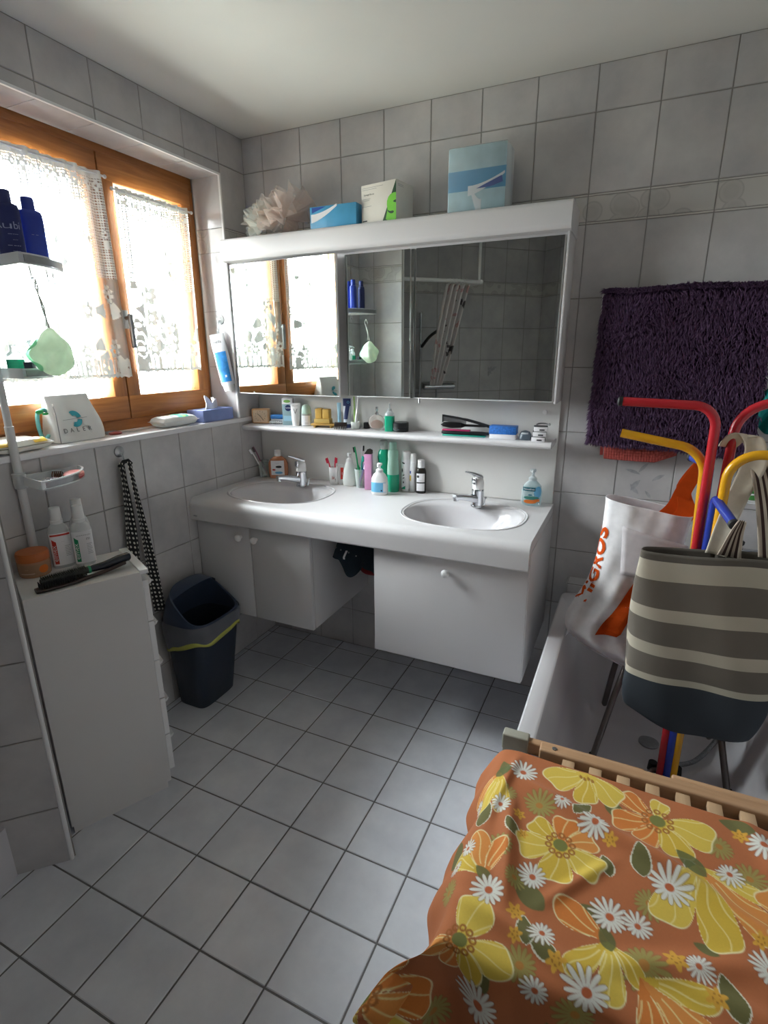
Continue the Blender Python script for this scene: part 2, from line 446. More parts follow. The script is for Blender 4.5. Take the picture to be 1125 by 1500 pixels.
# window: larch frame, two sashes, glass, sill
larch = wood_mat('larch wood', '#8f5628', '#b4763f', 1, .35); larchv = wood_mat('larch wood upright', '#8f5628', '#b4763f', 2, .35)
glz = glass_pane_mat('window glass')
win = bpy.data.objects.new('window_1', None); COL.objects.link(win); win['kind'] = 'structure'; win['label'] = 'two sash wooden window above the sill'
FX = -.16
mb = MB(); mb.box(FX-.08, FX, -1.30, -.17, 2.205, 2.258, .004); mb.box(FX-.08, FX, -1.30, -.17, 1.205, 1.275, .004)
mb.m = 1; mb.box(FX-.08, FX, -.205, -.165, 1.275, 2.205, .004); mb.box(FX-.08, FX, -1.305, -1.265, 1.275, 2.205, .004)
part('frame', mb, [larch, larchv], win)
for y0, y1, hinge in ((-.66, -.2, 'r'), (-1.27, -.664, 'l')):
    g0 = y0+(.062 if hinge == 'r' else .055); g1 = y1-.058
    if hinge == 'l': g1 = y1-.062
    mb = MB(); x0, x1 = FX-.07, FX+.012
    mb.box(x0, x1, y0, y1, 2.135, 2.225, .006); mb.box(x0, x1, y0, y1, 1.255, 1.35, .006)
    mb.m = 1; mb.box(x0, x1, y0, g0, 1.345, 2.14, .006); mb.box(x0, x1, g1, y1, 1.345, 2.14, .006)
    s_ = part('sash', mb, [larch, larchv], win)
    mb = MB(); mb.box(FX-.036, FX-.03, g0-.008, g1+.008, 1.34, 2.145); part('pane', mb, glz, s_)
    if hinge == 'r':
        mb = MB(); yy = y0+.03
        mb.box(FX+.012, FX+.019, yy-.014, yy+.014, 1.61, 1.68, .004); mb.tube([(FX+.018, yy, 1.65), (FX+.045, yy, 1.65)], .008); mb.box(FX+.038, FX+.052, yy-.009, yy+.009, 1.535, 1.665, .005)
        part('handle', mb, steel, s_, 'metal turning handle')
mb = MB(); mb.box(-.17, .012, -1.47, -.001, 1.19, 1.212, .004, 2)
mb.box(-.17, -.001, -WY1, -WY0, 1.188, 1.21); part('window_sill', mb, mat('white sill', '#e6e5e8', .25, vary=.02, scale=5), win, 'white window sill board')
# the world beyond the glass: masonry reveal outside and open ground
mb = MB(); mb.box(-.36, -.3, -1.5, -1.31, .9, 2.7); mb.box(-.36, -.3, -.16, .1, .9, 2.7); struct('wall_outside', mb, mat('outside render', '#e8d9a6', .9), 'pale yellow outside face of the house wall')
mb = MB(); mb.box(-.42, -.24, -1.30, -.17, 1.17, 1.2, .004); struct('trim_3', mb, mat('outside sill', '#c9c8c4', .5), 'outer window ledge')

# tiled ledge at the head of the bathtub
mb, tone = tiled((1.575, -.075, 0), (1, 0, 0), (0, -1, 0), [0, .2, .4, .6, .735], [.2, .45, .583])
m2, t2 = tiled((1.575, -.075, .585), (1, 0, 0), (0, 0, 1), [0, .135, .335, .535, .735], [0, .073], up=(0, 1, 0)); mb.add(m2.V, m2.F, 1); tone += t2
mb.m = 0; mb.box(1.575, 2.31, -.075, 0, 0, .585); mb.m = 1; mb.box(1.572, 1.5755, -.076, -.001, .205, .586, .001, 1)
o = struct('trim_4', mb, WM, 'narrow tiled ledge at the head of the bathtub', fix=False, angle=20); tone_attr(o, tone)
# ------------------------------------------------------------------ vanity units
def boolean(ob, cutter_mb):
    me = cutter_mb.mesh('c', white); fix_normals(me); c = bpy.data.objects.new('c', me); COL.objects.link(c)
    md = ob.modifiers.new('b', 'BOOLEAN'); md.operation = 'DIFFERENCE'; md.solver = 'EXACT'; md.object = c
    dg = bpy.context.evaluated_depsgraph_get(); nm = bpy.data.meshes.new_from_object(ob.evaluated_get(dg))
    ob.modifiers.clear(); old = ob.data; nm.name = old.name; ob.data = nm; bpy.data.objects.remove(c); bpy.data.meshes.remove(me)
    nm.polygons.foreach_set('use_smooth', [True]*len(nm.polygons)); nm.set_sharp_from_angle(angle=rad(38))
wt = thing('washbasin_worktop', 'long white worktop with two moulded washbasins and a rounded front', 'worktop', (0, 0, 0))
pr = [(-.001, .9), (-.50, .9)]
for k in range(9):
    a = PI/2*k/8; pr.append((-.515-.038*sin(a), .862+.038*cos(a)))
pr += [(-.553, .806), (-.548, .8), (-.528, .8), (-.525, .858), (-.001, .858)]
mb = MB(); x0, x1 = .003, 1.485
R = [[(x, y, z) for y, z in pr] for x in (x0, x1)]
mb.rings(R)
top = part('countertop', mb, white, wt, angle=30)
for bx in (.31, 1.178):
    c = MB(); c.loft([(.8, .47, .375, 2.5, bx, -.285), (.95, .47, .375, 2.5, bx, -.285)], 64); boolean(top, c)
for bx in (.31, 1.178):
    secs = [(.899, .5, .4), (.9025, .492, .392), (.9015, .484, .384), (.8985, .478, .376), (.8975, .46, .345, 2.5, 0, -.010), (.893, .452, .322, 2.5, 0, -.02), (.885, .444, .305, 2.5, 0, -.025), (.86, .42, .288, 2.5, 0, -.025),
            (.82, .36, .25, 2.4, 0, -.02), (.79, .27, .19, 2.3, 0, -.015), (.775, .16, .12, 2.1, 0, -.01), (.772, .05, .05, 2, 0, -.01)]
    secs = [(z, w_, d_, (q[0] if q else 2.5), bx+(q[1] if q else 0), -.285+(q[2] if q else 0)) for z, w_, d_, *q in secs]
    mb = MB(); mb.loft(secs, 72, cap0=False); b_ = part('basin', mb, enamel, wt, angle=50)
    mb = MB(); mb.lathe([(.02, .772), (.024, .7745), (.02, .776), (.004, .777)], 24, (bx, -.295, 0)); part('drain', mb, chrome, b_, 'chrome drain')
mb = MB(); mb.box(.022, .042, -.5545, -.552, .82, .826, .0008); part('maker_plate', mb, steel, wt, 'tiny metal plate')

def knob(mb, x, y, z):
    mb.tube([(x, y, z), (x, y-.012, z)], .007, 14); mb.ball((x, y-.022, z), .0155, 14, (1, .8, 1))
def door(mb, x0, x1, z0, z1): mb.box(x0, x1, -.522, -.504, z0, z1, .003)
cb = thing('base_cabinet', 'wall hung white cabinet with two doors under the basin nearest the window', 'cabinet', (0, 0, 0))
mb = MB(); mb.box(.004, .606, -.503, -.002, .368, .80, .001, 1); part('carcass', mb, white, cb)
for x0, x1, kx in ((.006, .3005, .252), (.3045, .604, .335)):
    mb = MB(); door(mb, x0, x1, .366, .797); d_ = part('door', mb, white, cb)
    mb = MB(); knob(mb, kx, -.521, .745); part('knob', mb, whitep, d_)
cb = thing('base_cabinet', 'wall hung white cabinet with one wide front and a single knob, beside the bathtub', 'cabinet', (0, 0, 0))
mb = MB(); mb.box(.898, 1.478, -.503, -.002, .354, .80, .001, 1); mb.box(1.479, 1.4865, -.516, -.0025, .356, .856, .002); part('carcass', mb, white, cb)
mb = MB(); door(mb, .896, 1.484, .352, .797); d_ = part('flap_door', mb, white, cb)
mb = MB(); knob(mb, 1.192, -.521, .742); part('knob', mb, whitep, d_)

# back panel, shelf, mirror cabinet
mb = MB(); mb.box(.004, 1.481, -.012, -.001, .9015, 1.36, .001, 1); mb.m = 0
bp_ = thing('splashback', 'white splashback panel behind both taps', 'panel', (0, 0, 0)); part('panel', mb, mat('splashback laminate', '#d9d8d5', .45, vary=.02, scale=4), bp_)
mb = MB(); mb.tube([(1.422, -.012, 1.279), (1.422, -.02, 1.279)], .009, 14); part('screw_cap', mb, whitep, bp_, 'round white screw cap')
SH = 1.176
mb = MB(); pts = [(-.013, SH), (-.145, SH)]+[(-.145-.0125*sin(a), SH-.0125+.0125*cos(a)) for a in [PI*k/10 for k in range(1, 10)]]+[(-.145, SH-.025), (-.013, SH-.02)]
mb.rings([[(x, y, z) for y, z in pts] for x in (.004, 1.474)])
solo('wall_shelf', mb, white, 'long narrow white shelf with a rounded lip below the mirrors', 'shelf')
mc = thing('mirror_cabinet', 'white three door mirror cabinet with a deep light canopy above the basins', 'mirror cabinet', (0, 0, 0))
mb = MB(); mb.box(.004, 1.472, -.16, -.001, 1.336, 1.905, .001, 1); mb.box(1.4725, 1.481, -.172, -.002, 1.325, 1.905, .002); part('carcass', mb, white, mc)
pr = [(-.001, 1.995), (-.19, 1.995)]+[(-.19-.016*sin(a), 1.979+.016*cos(a)) for a in (PI/8, PI/4, 3*PI/8)]+[(-.206, 1.979), (-.207, 1.925)]+[(-.207+.022-.022*cos(a), 1.925-.022*sin(a)) for a in (PI/6, PI/3, PI/2)]+[(-.001, 1.903)]
mb = MB(); mb.rings([[(x, y, z) for y, z in pr] for x in (.004, 1.486)]); part('light_canopy', mb, white, mc, angle=30)
def mdoor(x0, x1, ang, hinge_left, y=-.166):
    """mirror door turned about its hinge edge"""
    w_ = x1-x0; T = Matrix.Translation((x0 if hinge_left else x1, y, 0)) @ Matrix.Rotation(ang, 4, 'Z')
    o0 = 0 if hinge_left else -w_
    mb = MB(); mb.T = T; mb.box(o0, o0+w_, -.006, .004, 1.33, 1.893, .0015, 1); d_ = part('door', mb, whitep, mc)
    mb = MB(); mb.T = T; mb.box(o0+.004, o0+w_-.004, -.0085, -.006, 1.334, 1.892, .0008, 1); part('mirror', mb, mirror, d_, 'mirror glass')
mdoor(.02, .6, -rad(4.9), True)
mdoor(.607, .902, 0, True)
mdoor(.918, 1.47, 0, False)
mb = MB(); mb.box(.9035, .9165, -.178, -.166, 1.33, 1.89, .001, 1); part('divider', mb, mirror, mc, 'narrow mirrored strip')
mb = MB(); mb.tube([(.94, -.168, 1.331), (.94, -.168, 1.312)], .004, 8); part('pull_pin', mb, steel, mc)

# taps
def make_tap(label, x, y, rz=0):
    t = thing('basin_tap', label, 'tap', (x, y, .8985), rz)
    mb = MB(); mb.lathe([(.027, 0), (.0275, .004), (.025, .007), (.0245, .062), (.0255, .066), (.0255, .07), (.0245, .073)], 28); part('body', mb, chrome, t)
    mb = MB(); mb.lathe([(.0235, .0735), (.0235, .1), (.021, .112), (.016, .12), (.008, .124)], 28); part('collar', mb, whitep, t, 'white lever hood')
    R = []
    for k in range(11):
        u = k/10; yy = -.018-.112*u; zz = .034+.034*u-.010*u*u; w_ = .040*(1-u)+.024*u; h_ = .036*(1-u)+.02*u
        R.append([(w_/2*se(a, 3)[0], yy, zz+h_/2*se(a, 3)[1]) for a in [2*PI*j/16 for j in range(16)]])
    mb = MB(); mb.rings(R); mb.tube([(0, -.122, .058), (0, -.122, .042)], .0105, 16); part('spout', mb, chrome, t)
    mb = MB(); R = []
    for k in range(9):
        u = k/8; yy = .012-.082*u; zz = .121+.012*sin(u*1.5)+.020*u; w_ = .03*(1-u)+.014*u; h_ = .016*(1-u)+.007
        R.append([(w_/2*se(a, 2.5)[0], yy, zz+h_/2*se(a, 2.5)[1]) for a in [2*PI*j/14 for j in range(14)]])
    mb.rings(R); mb.box(-.011, .011, -.028, -.019, .096, .122, .002); part('lever', mb, chrome, t)
    mb = MB(); mb.tube([(.012, .026, .0), (.012, .034, .03)], .0028, 8); mb.ball((.0125, .0345, .032), .0055, 10); part('pop_up_rod', mb, chrome, t)
    return t
make_tap('chrome lever tap with white hood on the basin nearest the window', .333, -.15, -.45)
make_tap('chrome lever tap with white hood on the basin near the bathtub', 1.2, -.158, -.52)

# towel rail between the cabinets with trousers over it
mb = MB(); mb.tube([(.607, -.33, .735), (.895, -.33, .735)], .007, 12); solo('towel_rail', mb, chrome, 'chrome rail under the worktop between the two cabinets', 'rail')
def trous(u, v):
    x = .642+.236*u; a = (v-.5)*2
    wv = .012*sin(u*9)+.008*sin(u*21+1)
    drop = (.055+.05*max(0, sin((u-.12)*7.2))*(a < 0)+.04*u)
    if abs(a) < .25: y = -.33+.013*sin(a*2*PI); z = .7435-.006*abs(a)*4
    else:
        t = (abs(a)-.25)/.75; y = -.33+math.copysign(.015+.05*t+wv*t, a); z = .7375-drop*t*1.25
    return (x, y, z)
t = thing('folded_trousers', 'dark blue denim trousers with a red lining hung over the rail below the worktop', 'trousers', (0, 0, 0))
mb = MB(); mb.grid(trous, 40, 24); part('denim', mb, mat('dark denim', '#22303b', .9, vary=.25, scale=300), t, solid=.005)
mb = MB(); mb.grid(lambda u, v: (.745+.135*u, -.325-.03*v+.008*sin(u*8+v*3), .728-.115*v-.02*sin(u*PI)), 20, 12); part('lining', mb, mat('red lining', '#7d1f25', .85, vary=.2, scale=40), t, 'dark red lining', solid=.004)
for q in ((.657, .735), (.682, .728), (.72, .722), (.755, .712)):
    mb = MB(); mb.ball((q[0], -.402, q[1]-.02), .0035, 8); part('snap_button', mb, steel, t, 'metal snap button')
mb = MB(); mb.strip([(.712, -.404, .71), (.706, -.408, .695), (.700, -.41, .68), (.702, -.412, .672)], (.009, 0, 0), .001); part('care_tag', mb, paper, t, 'white sewn-in tag')

# ------------------------------------------------------------------ bathtub and bath mixer
tb = thing('bathtub', 'white enamel bathtub along the wall beside the washbasin cabinets', 'bathtub', (1.933, -.85, 0))
W_, L_ = .75, 1.54
secs = [(0, W_, L_, 40), (.53, W_, L_, 40), (.546, W_-.004, L_-.004, 36), (.55, W_-.014, L_-.014, 30), (.55, W_-.09, L_-.11, 14), (.546, W_-.105, L_-.125, 12), (.535, W_-.115, L_-.14, 10),
        (.35, W_-.17, L_-.26, 8), (.2, W_-.23, L_-.40, 7), (.165, W_-.27, L_-.46, 6), (.148, W_-.33, L_-.54, 6), (.142, W_-.45, L_-.62, 5), (.14, .05, .05, 2)]
mb = MB(); mb.loft(secs, 160); part('tub', mb, enamel, tb, angle=32)
mb = MB(); mb.lathe([(.034, .1415), (.034, .147), (.026, .149), (.004, .146)], 28, (-.0, .47, 0)); part('drain', mb, steel, tb, 'metal drain with a dark rim')
bmix = thing('bath_mixer', 'chrome bath mixer with a black round knob on the wall behind the striped bag', 'tap', (2.17, 0, .80))
mb = MB(); mb.tube([(-.06, -.055, 0), (.1, -.055, 0)], .021, 16); mb.tube([(-.02, -.003, 0), (-.02, -.05, 0)], .017); mb.tube([(.08, -.003, 0), (.08, -.05, 0)], .017); mb.tube([(.03, -.055, -.01), (.03, -.08, -.04), (.03, -.1, -.05)], .012); part('body', mb, chrome, bmix)
mb = MB(); mb.lathe([(.012, .0), (.016, .012), (.023, .018), (.024, .028), (.012, .03)], 20, (-.028, -.055, .018)); part('knob', mb, rubber, bmix, 'black knob')
mb = MB(); mb.tube(crv([(2.25, -.085, .76), (2.26, -.15, .52), (2.215, -.22, .32), (2.165, -.29, .21), (2.125, -.36, .176), (2.065, -.45, .163), (1.99, -.50, .16), (1.93, -.56, .16), (1.9, -.68, .16)], 10), .008, 12)
solo('shower_hose', mb, mat('ribbed metal hose', '#8d8e90', .4, metal=.9, vary=.35, scale=260), 'grey metal shower hose curling across the bottom of the tub', 'hose')
# ------------------------------------------------------------------ toiletries
CT = .9005; SF = SH+.0004
def bottle(name, label, cat, loc, rz, body, bm, cap=None, cm=None, lab=None, lm=None, e=2., group=None, texts=(), capname='cap', lablabel=None, shapes=None):
    """body and cap are lists of (z, width, depth); lab = (z0, z1, a0, a1, width, depth); texts = (string, size, angle, z, tilt, material index)"""
    t = thing(name, label, cat, loc, rz, group)
    B = [(q[0], q[1], q[2], (q[3] if len(q) > 3 else e)) for q in body]
    mb = MB(); mb.loft(B, 32); part('body', mb, bm, t)
    if cap:
        mb = MB(); mb.loft(cap, 24); part(capname, mb, cm or whitep, t)
    if lab:
        z0, z1, a0, a1, w_, d_ = lab; mb = MB(); n = 6
        mb.patch([(z0+(z1-z0)*k/n, w_, d_, e) for k in range(n+1)], a0, a1)
        wrap = lambda ac, zc, tilt, off=.0019: (lambda u, v: ((w_/2+off)*se(ac+(u*cos(tilt)-v*sin(tilt))/(w_/2), e)[0], (d_/2+off)*se(ac+(u*cos(tilt)-v*sin(tilt))/(w_/2), e)[1], zc+u*sin(tilt)+v*cos(tilt)))
        for st, size, ac, zc, tilt, mi in texts: mb.text(st, size, wrap(ac, zc, tilt), mi)
        if shapes: shapes(mb, wrap)
        part('label', mb, lm, t, lablabel, fix=False)
    return t
def quad(mb, wrap, pts, m, ac, zc, n=6, off=.0012):
    """filled convex polygon wrapped onto a label in narrow upright slices"""
    f = wrap(ac, zc, 0, off); x0 = min(p[0] for p in pts); x1 = max(p[0] for p in pts); n = max(2, int((x1-x0)/.002)); V = []
    for k in range(n+1):
        x = min(max(x0+(x1-x0)*k/n, x0+1e-6), x1-1e-6); ys = []
        for a, b in zip(pts, pts[1:]+pts[:1]):
            if (a[0]-x)*(b[0]-x) <= 0 and a[0] != b[0]: ys.append(a[1]+(b[1]-a[1])*(x-a[0])/(b[0]-a[0]))
        ys = ys or [pts[0][1]]; V += [f(x, min(ys)), f(x, max(ys))]
    mb.add(V, [(2*k, 2*k+2, 2*k+3, 2*k+1) for k in range(n)], m)
def oval(w_, h_, cx=0, cy=0, n=20): return [(cx+w_/2*cos(2*PI*k/n), cy+h_/2*sin(2*PI*k/n)) for k in range(n)]
def pump(t, z, m, r=.009, h=.035, out=.03, label=None):
    mb = MB(); mb.lathe([(r*1.7, z), (r*1.7, z+.012), (r*1.1, z+.017), (r*.6, z+.018), (r*.6, z+h-.01)], 20)
    mb.box(-.011, .011, -.012-out*.0, .012, z+h-.012, z+h, .004); mb.tube([(0, -.006, z+h-.006), (0, -out, z+h-.007), (0, -out-.004, z+h-.013)], .0045, 10)
    return part('pump_head', mb, m, t, label)
def toothbrush(label, base, tip, m1, m2, group='toothbrushes', r=.0042):
    """slim handle, neck, head with a pad of bristles"""
    b = Vector(base); d = Vector(tip)-b; L_ = d.length
    q = d.to_track_quat('Z', 'Y').to_matrix().to_4x4(); q.translation = b
    o = thing('toothbrush', label, 'toothbrush', tuple(b), 0, group, rot=d.to_track_quat('Z', 'Y').to_euler())
    mb = MB(); mb.tube(crv([(0, 0, 0), (0, .001, L_*.3), (0, -.0015, L_*.55), (0, .0008, L_*.75), (0, 0, L_)], 5), [r*(1.1 if k < 10 else .75) for k in range(21)], 8); part('handle', mb, m1, o)
    mb = MB()
    mb.box(-.0045, .0045, -.010, -.001, L_-.026, L_-.001, .001, 1); part('bristle_pad', mb, m2, o)
    return o
orange_l = mat('orange liquid soap', '#e59a72', .15, trans=.25, vary=.03)
mint_l = mat('green mouthwash', '#22a882', .08, trans=.12, vary=.03)
mint_c = clear_mat('clear mint plastic', '#b9dccd', .08, .5)
pinkm = mat('pink carton', '#d79bc4', .4); magenta = mat('magenta plastic', '#b92a63', .4); tealp = mat('teal plastic', '#2aa08c', .4); greenp = mat('green plastic', '#1f9f66', .4)
bluep = mat('blue plastic', '#2f4f9f', .4); navy = mat('navy print', '#1d2c5c', .5); skyb = mat('sky blue print', '#6db4dc', .45); crim = mat('crimson plastic', '#c1203f', .4)
milk = mat('milky plastic', '#dfe3df', .35, vary=.02); orng = mat('orange print', '#e0762c', .45); yel = mat('yellow print', '#e5bf3c', .5); lblue = mat('pale blue print', '#9cc4d6', .45)
darkl = mat('dark brown liquid', '#2d2b29', .15, trans=.1)

# --- on the worktop
t = thing('tumbler', 'clear tumbler with two toothbrushes in the corner by the window wall', 'glass', (.047, -.058, CT), 0)
def cup(t, r0, r1, h, m, name='cup'):
    mb = MB(); mb.lathe([(r0*.3, .0), (r0, 0), (r0, .002), (r1, h), (r1-.002, h), (r0-.002, .005), (.001, .005)], 28, cap0=True, cap1=True); return part(name, mb, m, t)
cup(t, .026, .032, .083, glassm)
toothbrush('grey and mauve toothbrush leaning out of the corner tumbler', (.058, -.048, CT+.007), (.022, -.105, CT+.16), mat('mauve plastic', '#8d5a6e', .4), mat('grey bristles', '#5c5254', .8))
toothbrush('white toothbrush leaning out of the corner tumbler', (.052, -.056, CT+.007), (.014, -.122, CT+.15), whitep, paper)
bottle('soap_refill_bottle', 'orange liquid soap bottle with white cap beside the corner tumbler', 'bottle', (.128, -.05, CT), .45,
       [(0, .088, .042), (.004, .094, .048), (.03, .1, .05), (.075, .098, .05), (.095, .08, .044), (.108, .045, .036), (.112, .03, .03)], orange_l, [(.112, .033, .033), (.14, .031, .031), (.142, .027, .027)], whitep,
       (.018, .092, -.62, .62, .1, .051), [paper, inkk, red, skyb], 2.6, texts=[('---', .008, 0, .078, 0, 1)], shapes=lambda mb, w: (quad(mb, w, oval(.022, .012), 1, .1, .06), quad(mb, w, oval(.018, .008), 2, -.3, .045), quad(mb, w, oval(.03, .012), 3, .1, .03)))
t = thing('toothbrush_cup', 'small white cup with red print holding two red toothbrushes', 'cup', (.458, -.06, CT), .35)
cup(t, .0185, .0215, .084, whitep)
mb = MB(); mb.patch([(z, .038+.0055*(z/.084), .038+.0055*(z/.084)) for z in (.012, .04, .07)], -1.1, 1.1, .0006)
w_ = lambda ac, zc: (lambda u, v: (.0222*sin(ac+u/.0215), -.0222*cos(ac+u/.0215), zc+v))
mb.text('be', .026, lambda u, v: (lambda q: q)((.0226*sin(.1+(u*.5+v*.1)/.021), -.0226*cos(.1+(u*.5+v*.1)/.021), .035+v)), 1); mb.text('!', .02, w_(.55, .022), 2); part('print', mb, [whitep, red, inkk], t, 'red lettering', fix=False)
toothbrush('red toothbrush in the white cup, the one leaning towards the window', (.461, -.056, CT+.006), (.436, -.078, CT+.13), crim, crim)
toothbrush('red toothbrush in the white cup, the more upright one', (.462, -.064, CT+.006), (.476, -.067, CT+.132), crim, crim)
def tube_thing(label, loc, rz, h, w_, m, capm, lab=None, mats=None, texts=(), shapes=None, rot=None, name='cream_tube'):
    """cap-down squeeze tube, flat crimp at the top"""
    t = thing(name, label, 'tube', loc, rz, rot=rot)
    mb = MB(); mb.loft([(.018, w_*.8, w_*.72), (.022, w_*.86, w_*.78), (h*.5, w_*.95, w_*.5), (h*.85, w_*1.02, w_*.16), (h-.008, w_*1.04, .003), (h, w_*1.04, .0025)], 28); part('body', mb, m, t)
    mb = MB(); mb.loft([(0, w_*.78, w_*.7), (.019, w_*.8, w_*.72)], 24); part('cap', mb, capm, t)
    if mats:
        def surf(u, v):   # v = height, u = sideways on the front
            f = (v-.02)/(h-.02); ww = w_*(.88+.16*f)/2; dd = max(.0016, w_*(.78*(1-f))/2)
            x = max(-.98, min(.98, u/ww)); return (u, -dd*math.sqrt(1-x*x)-.0012, v)
        mb = MB()
        if lab:
            u0, u1, v0, v1 = lab; mb.grid(lambda a, b: surf(u0+(u1-u0)*a, v0+(v1-v0)*b), 8, 8)
        for st, size, u_, v_, tilt, mi in texts: mb.text(st, size, lambda a, b: (lambda p: (p[0], p[1]-.0006, p[2]))(surf(u_+a*cos(tilt)-b*sin(tilt), v_+a*sin(tilt)+b*cos(tilt))), mi)
        if shapes: shapes(mb, surf)
        part('label', mb, mats, t, fix=False)
    return t
tube_thing('small white tube with a red upright label next to the red toothbrush cup', (.495, -.05, CT), .35, .098, .03, whitep, whitep, (-.002, .012, .026, .082), [red, paper], [('---', .014, .005, .054, PI/2, 1)])
t = bottle('soap_dispenser', 'plain milky white pump bottle between the red toothbrush cup and the clear tumbler', 'bottle', (.543, -.052, CT), .35, [(0, .06, .05), (.004, .066, .055), (.03, .068, .056), (.07, .058, .048), (.1, .042, .038), (.113, .033, .032)], milk)
pump(t, .113, whitep, .0095, .043, .024)
t = thing('tumbler', 'clear tumbler crowded with green, blue and magenta toothbrushes', 'glass', (.611, -.06, CT), 0); cup(t, .026, .034, .088, glassm)
for lb, b, tp, m1, m2 in (('green toothbrush standing nearest the white pump bottle', (.617, -.07, .007), (.578, -.062, .19), greenp, dark), ('white toothbrush with dark bristles in the middle of the crowded tumbler', (.605, -.055, .007), (.61, -.045, .195), whitep, dark),
        ('teal tipped interdental brush in the crowded tumbler', (.606, -.066, .007), (.622, -.068, .15), tealp, tealp), ('magenta toothbrush leaning towards the pink carton', (.6, -.05, .007), (.642, -.052, .165), magenta, magenta), ('blue striped toothbrush leaning towards the pink carton', (.603, -.072, .007), (.639, -.08, .118), bluep, whitep)):
    toothbrush(lb, (b[0], b[1], CT+b[2]), (tp[0], tp[1], CT+tp[2]), m1, m2, r=.0048)
t = thing('toothpaste_carton', 'tall narrow pink carton with a dark lid flap beside the crowded tumbler', 'box', (.664, -.09, CT), .2)
mb = MB(); mb.box(-.017, .017, -.014, .014, 0, .168, .0015); part('body', mb, pinkm, t)
mb = MB(); mb.add([(-.017, -.014, .168), (.017, -.014, .168), (.017, .014, .168), (-.017, .014, .168), (.006, .010, .19), (.017, .012, .184), (-.004, -.002, .189)], [(0, 1, 5, 6), (1, 2, 5), (2, 3, 4, 5), (3, 0, 6, 4), (4, 6, 5), (0, 3, 2, 1)]); part('lid_flap', mb, mat('dark brown card', '#3a332f', .6), t, 'dark brown flap')
t = bottle('soap_dispenser', 'white pump bottle with a pale blue label standing in front of the green bottles', 'bottle', (.748, -.15, CT), .22, [(0, .066, .042), (.004, .074, .048), (.05, .076, .05), (.075, .072, .048), (.09, .055, .042), (.1, .034, .032)], whitep,
           None, None, (.014, .058, -1.15, .9, .076, .05), [skyb, paper, navy], 2.3, shapes=lambda mb, w: (quad(mb, w, [(.006, -.02), (.03, -.02), (.03, .02), (.006, .02)], 1, .35, .036), quad(mb, w, oval(.008, .008), 2, .3, .022)))
pump(t, .1, whitep, .0095, .042, .024)
bottle('mouthwash_bottle', 'tall green mouthwash bottle with a grey patterned cap, nearest the pink carton', 'bottle', (.722, -.047, CT), .2, [(0, .054, .05), (.004, .058, .054), (.1, .058, .054), (.13, .05, .05), (.15, .057, .053), (.175, .05, .046), (.187, .032, .032)], mint_l, [(.187, .036, .036), (.226, .034, .034), (.228, .03, .03)], mat('smoky cap', '#b9bcb9', .2), (.196, .222, -1.2, 1.2, .036, .036), [mat('smoky band', '#aeb2af', .3), inkk], texts=[('///', .016, -.2, .209, .3, 1)], e=2.4)
t = bottle('mouthwash_bottle', 'tall half empty green mouthwash bottle next to the white spray can', 'bottle', (.782, -.077, CT), .2, [(0, .05, .048), (.004, .055, .052), (.075, .055, .052), (.08, .054, .051)], mint_l, [(.0805, .0545, .0515), (.12, .053, .05), (.15, .046, .046), (.17, .05, .05), (.19, .045, .045), (.196, .03, .03)], mint_c, capname='upper_body')
mb = MB(); mb.lathe([(.017, .196), (.0165, .224), (.014, .227)], 20); part('cap', mb, mint_c, t)
bottle('spray_can', 'white spray can with black upright lettering', 'can', (.833, -.046, CT), .25, [(0, .038, .038), (.003, .041, .041), (.15, .041, .041), (.155, .04, .04)], whitep, [(.1555, .0405, .0405), (.18, .04, .04), (.184, .034, .034)], whitep, (.012, .148, -1.3, 1.3, .041, .041), [paper, inkk, mint_l], shapes=lambda mb, w: (quad(mb, w, [(-.012, -.008), (.012, -.008), (.012, .008)], 2, -.6, .02), quad(mb, w, [(-.006, -.004), (.007, -.007), (.007, -.001), (-.006, .003)], 1, -.5, .135), quad(mb, w, oval(.009, .02), 1, -.8, .098), quad(mb, w, [(-.005, -.002), (.004, .002), (.004, .006), (-.005, .002)], 1, -.4, .075), quad(mb, w, [(-.005, -.002), (.004, .002), (.004, .006), (-.005, .002)], 1, -.4, .062), quad(mb, w, oval(.007, .011), 1, -.45, .044)))
bottle('lotion_stick', 'slim white stick with a yellow patch between the spray can and the dark bottle', 'bottle', (.869, -.048, CT), .25, [(0, .028, .026), (.003, .03, .028), (.13, .029, .027)], whitep, [(.1305, .028, .026), (.172, .026, .024), (.176, .02, .018)], whitep, (.03, .11, -1.2, .4, .03, .028), [paper, yel, bluep], shapes=lambda mb, w: (quad(mb, w, [(-.006, -.012), (.003, -.012), (.003, .012), (-.006, .012)], 1, -.75, .065), quad(mb, w, [(-.006, -.006), (.003, -.006), (.003, .006), (-.006, .006)], 2, -.75, .092)))
bottle('medicine_bottle', 'dark brown bottle with white cap and white label at the end of the row', 'bottle', (.908, -.05, CT), .25, [(0, .043, .04), (.003, .047, .044), (.095, .047, .044), (.108, .04, .038), (.116, .03, .03)], darkl, [(.116, .032, .032), (.15, .031, .031), (.152, .027, .027)], whitep, (.012, .092, -.75, .75, .047, .044), [paper, inkk, inkg], 2.6, texts=[('---', .01, 0, .062, 0, 1)], shapes=lambda mb, w: (quad(mb, w, [(-.016, -.003), (.018, -.003), (.018, .003), (-.016, .003)], 1, 0, .05), quad(mb, w, oval(.012, .012), 1, -.4, .078)))
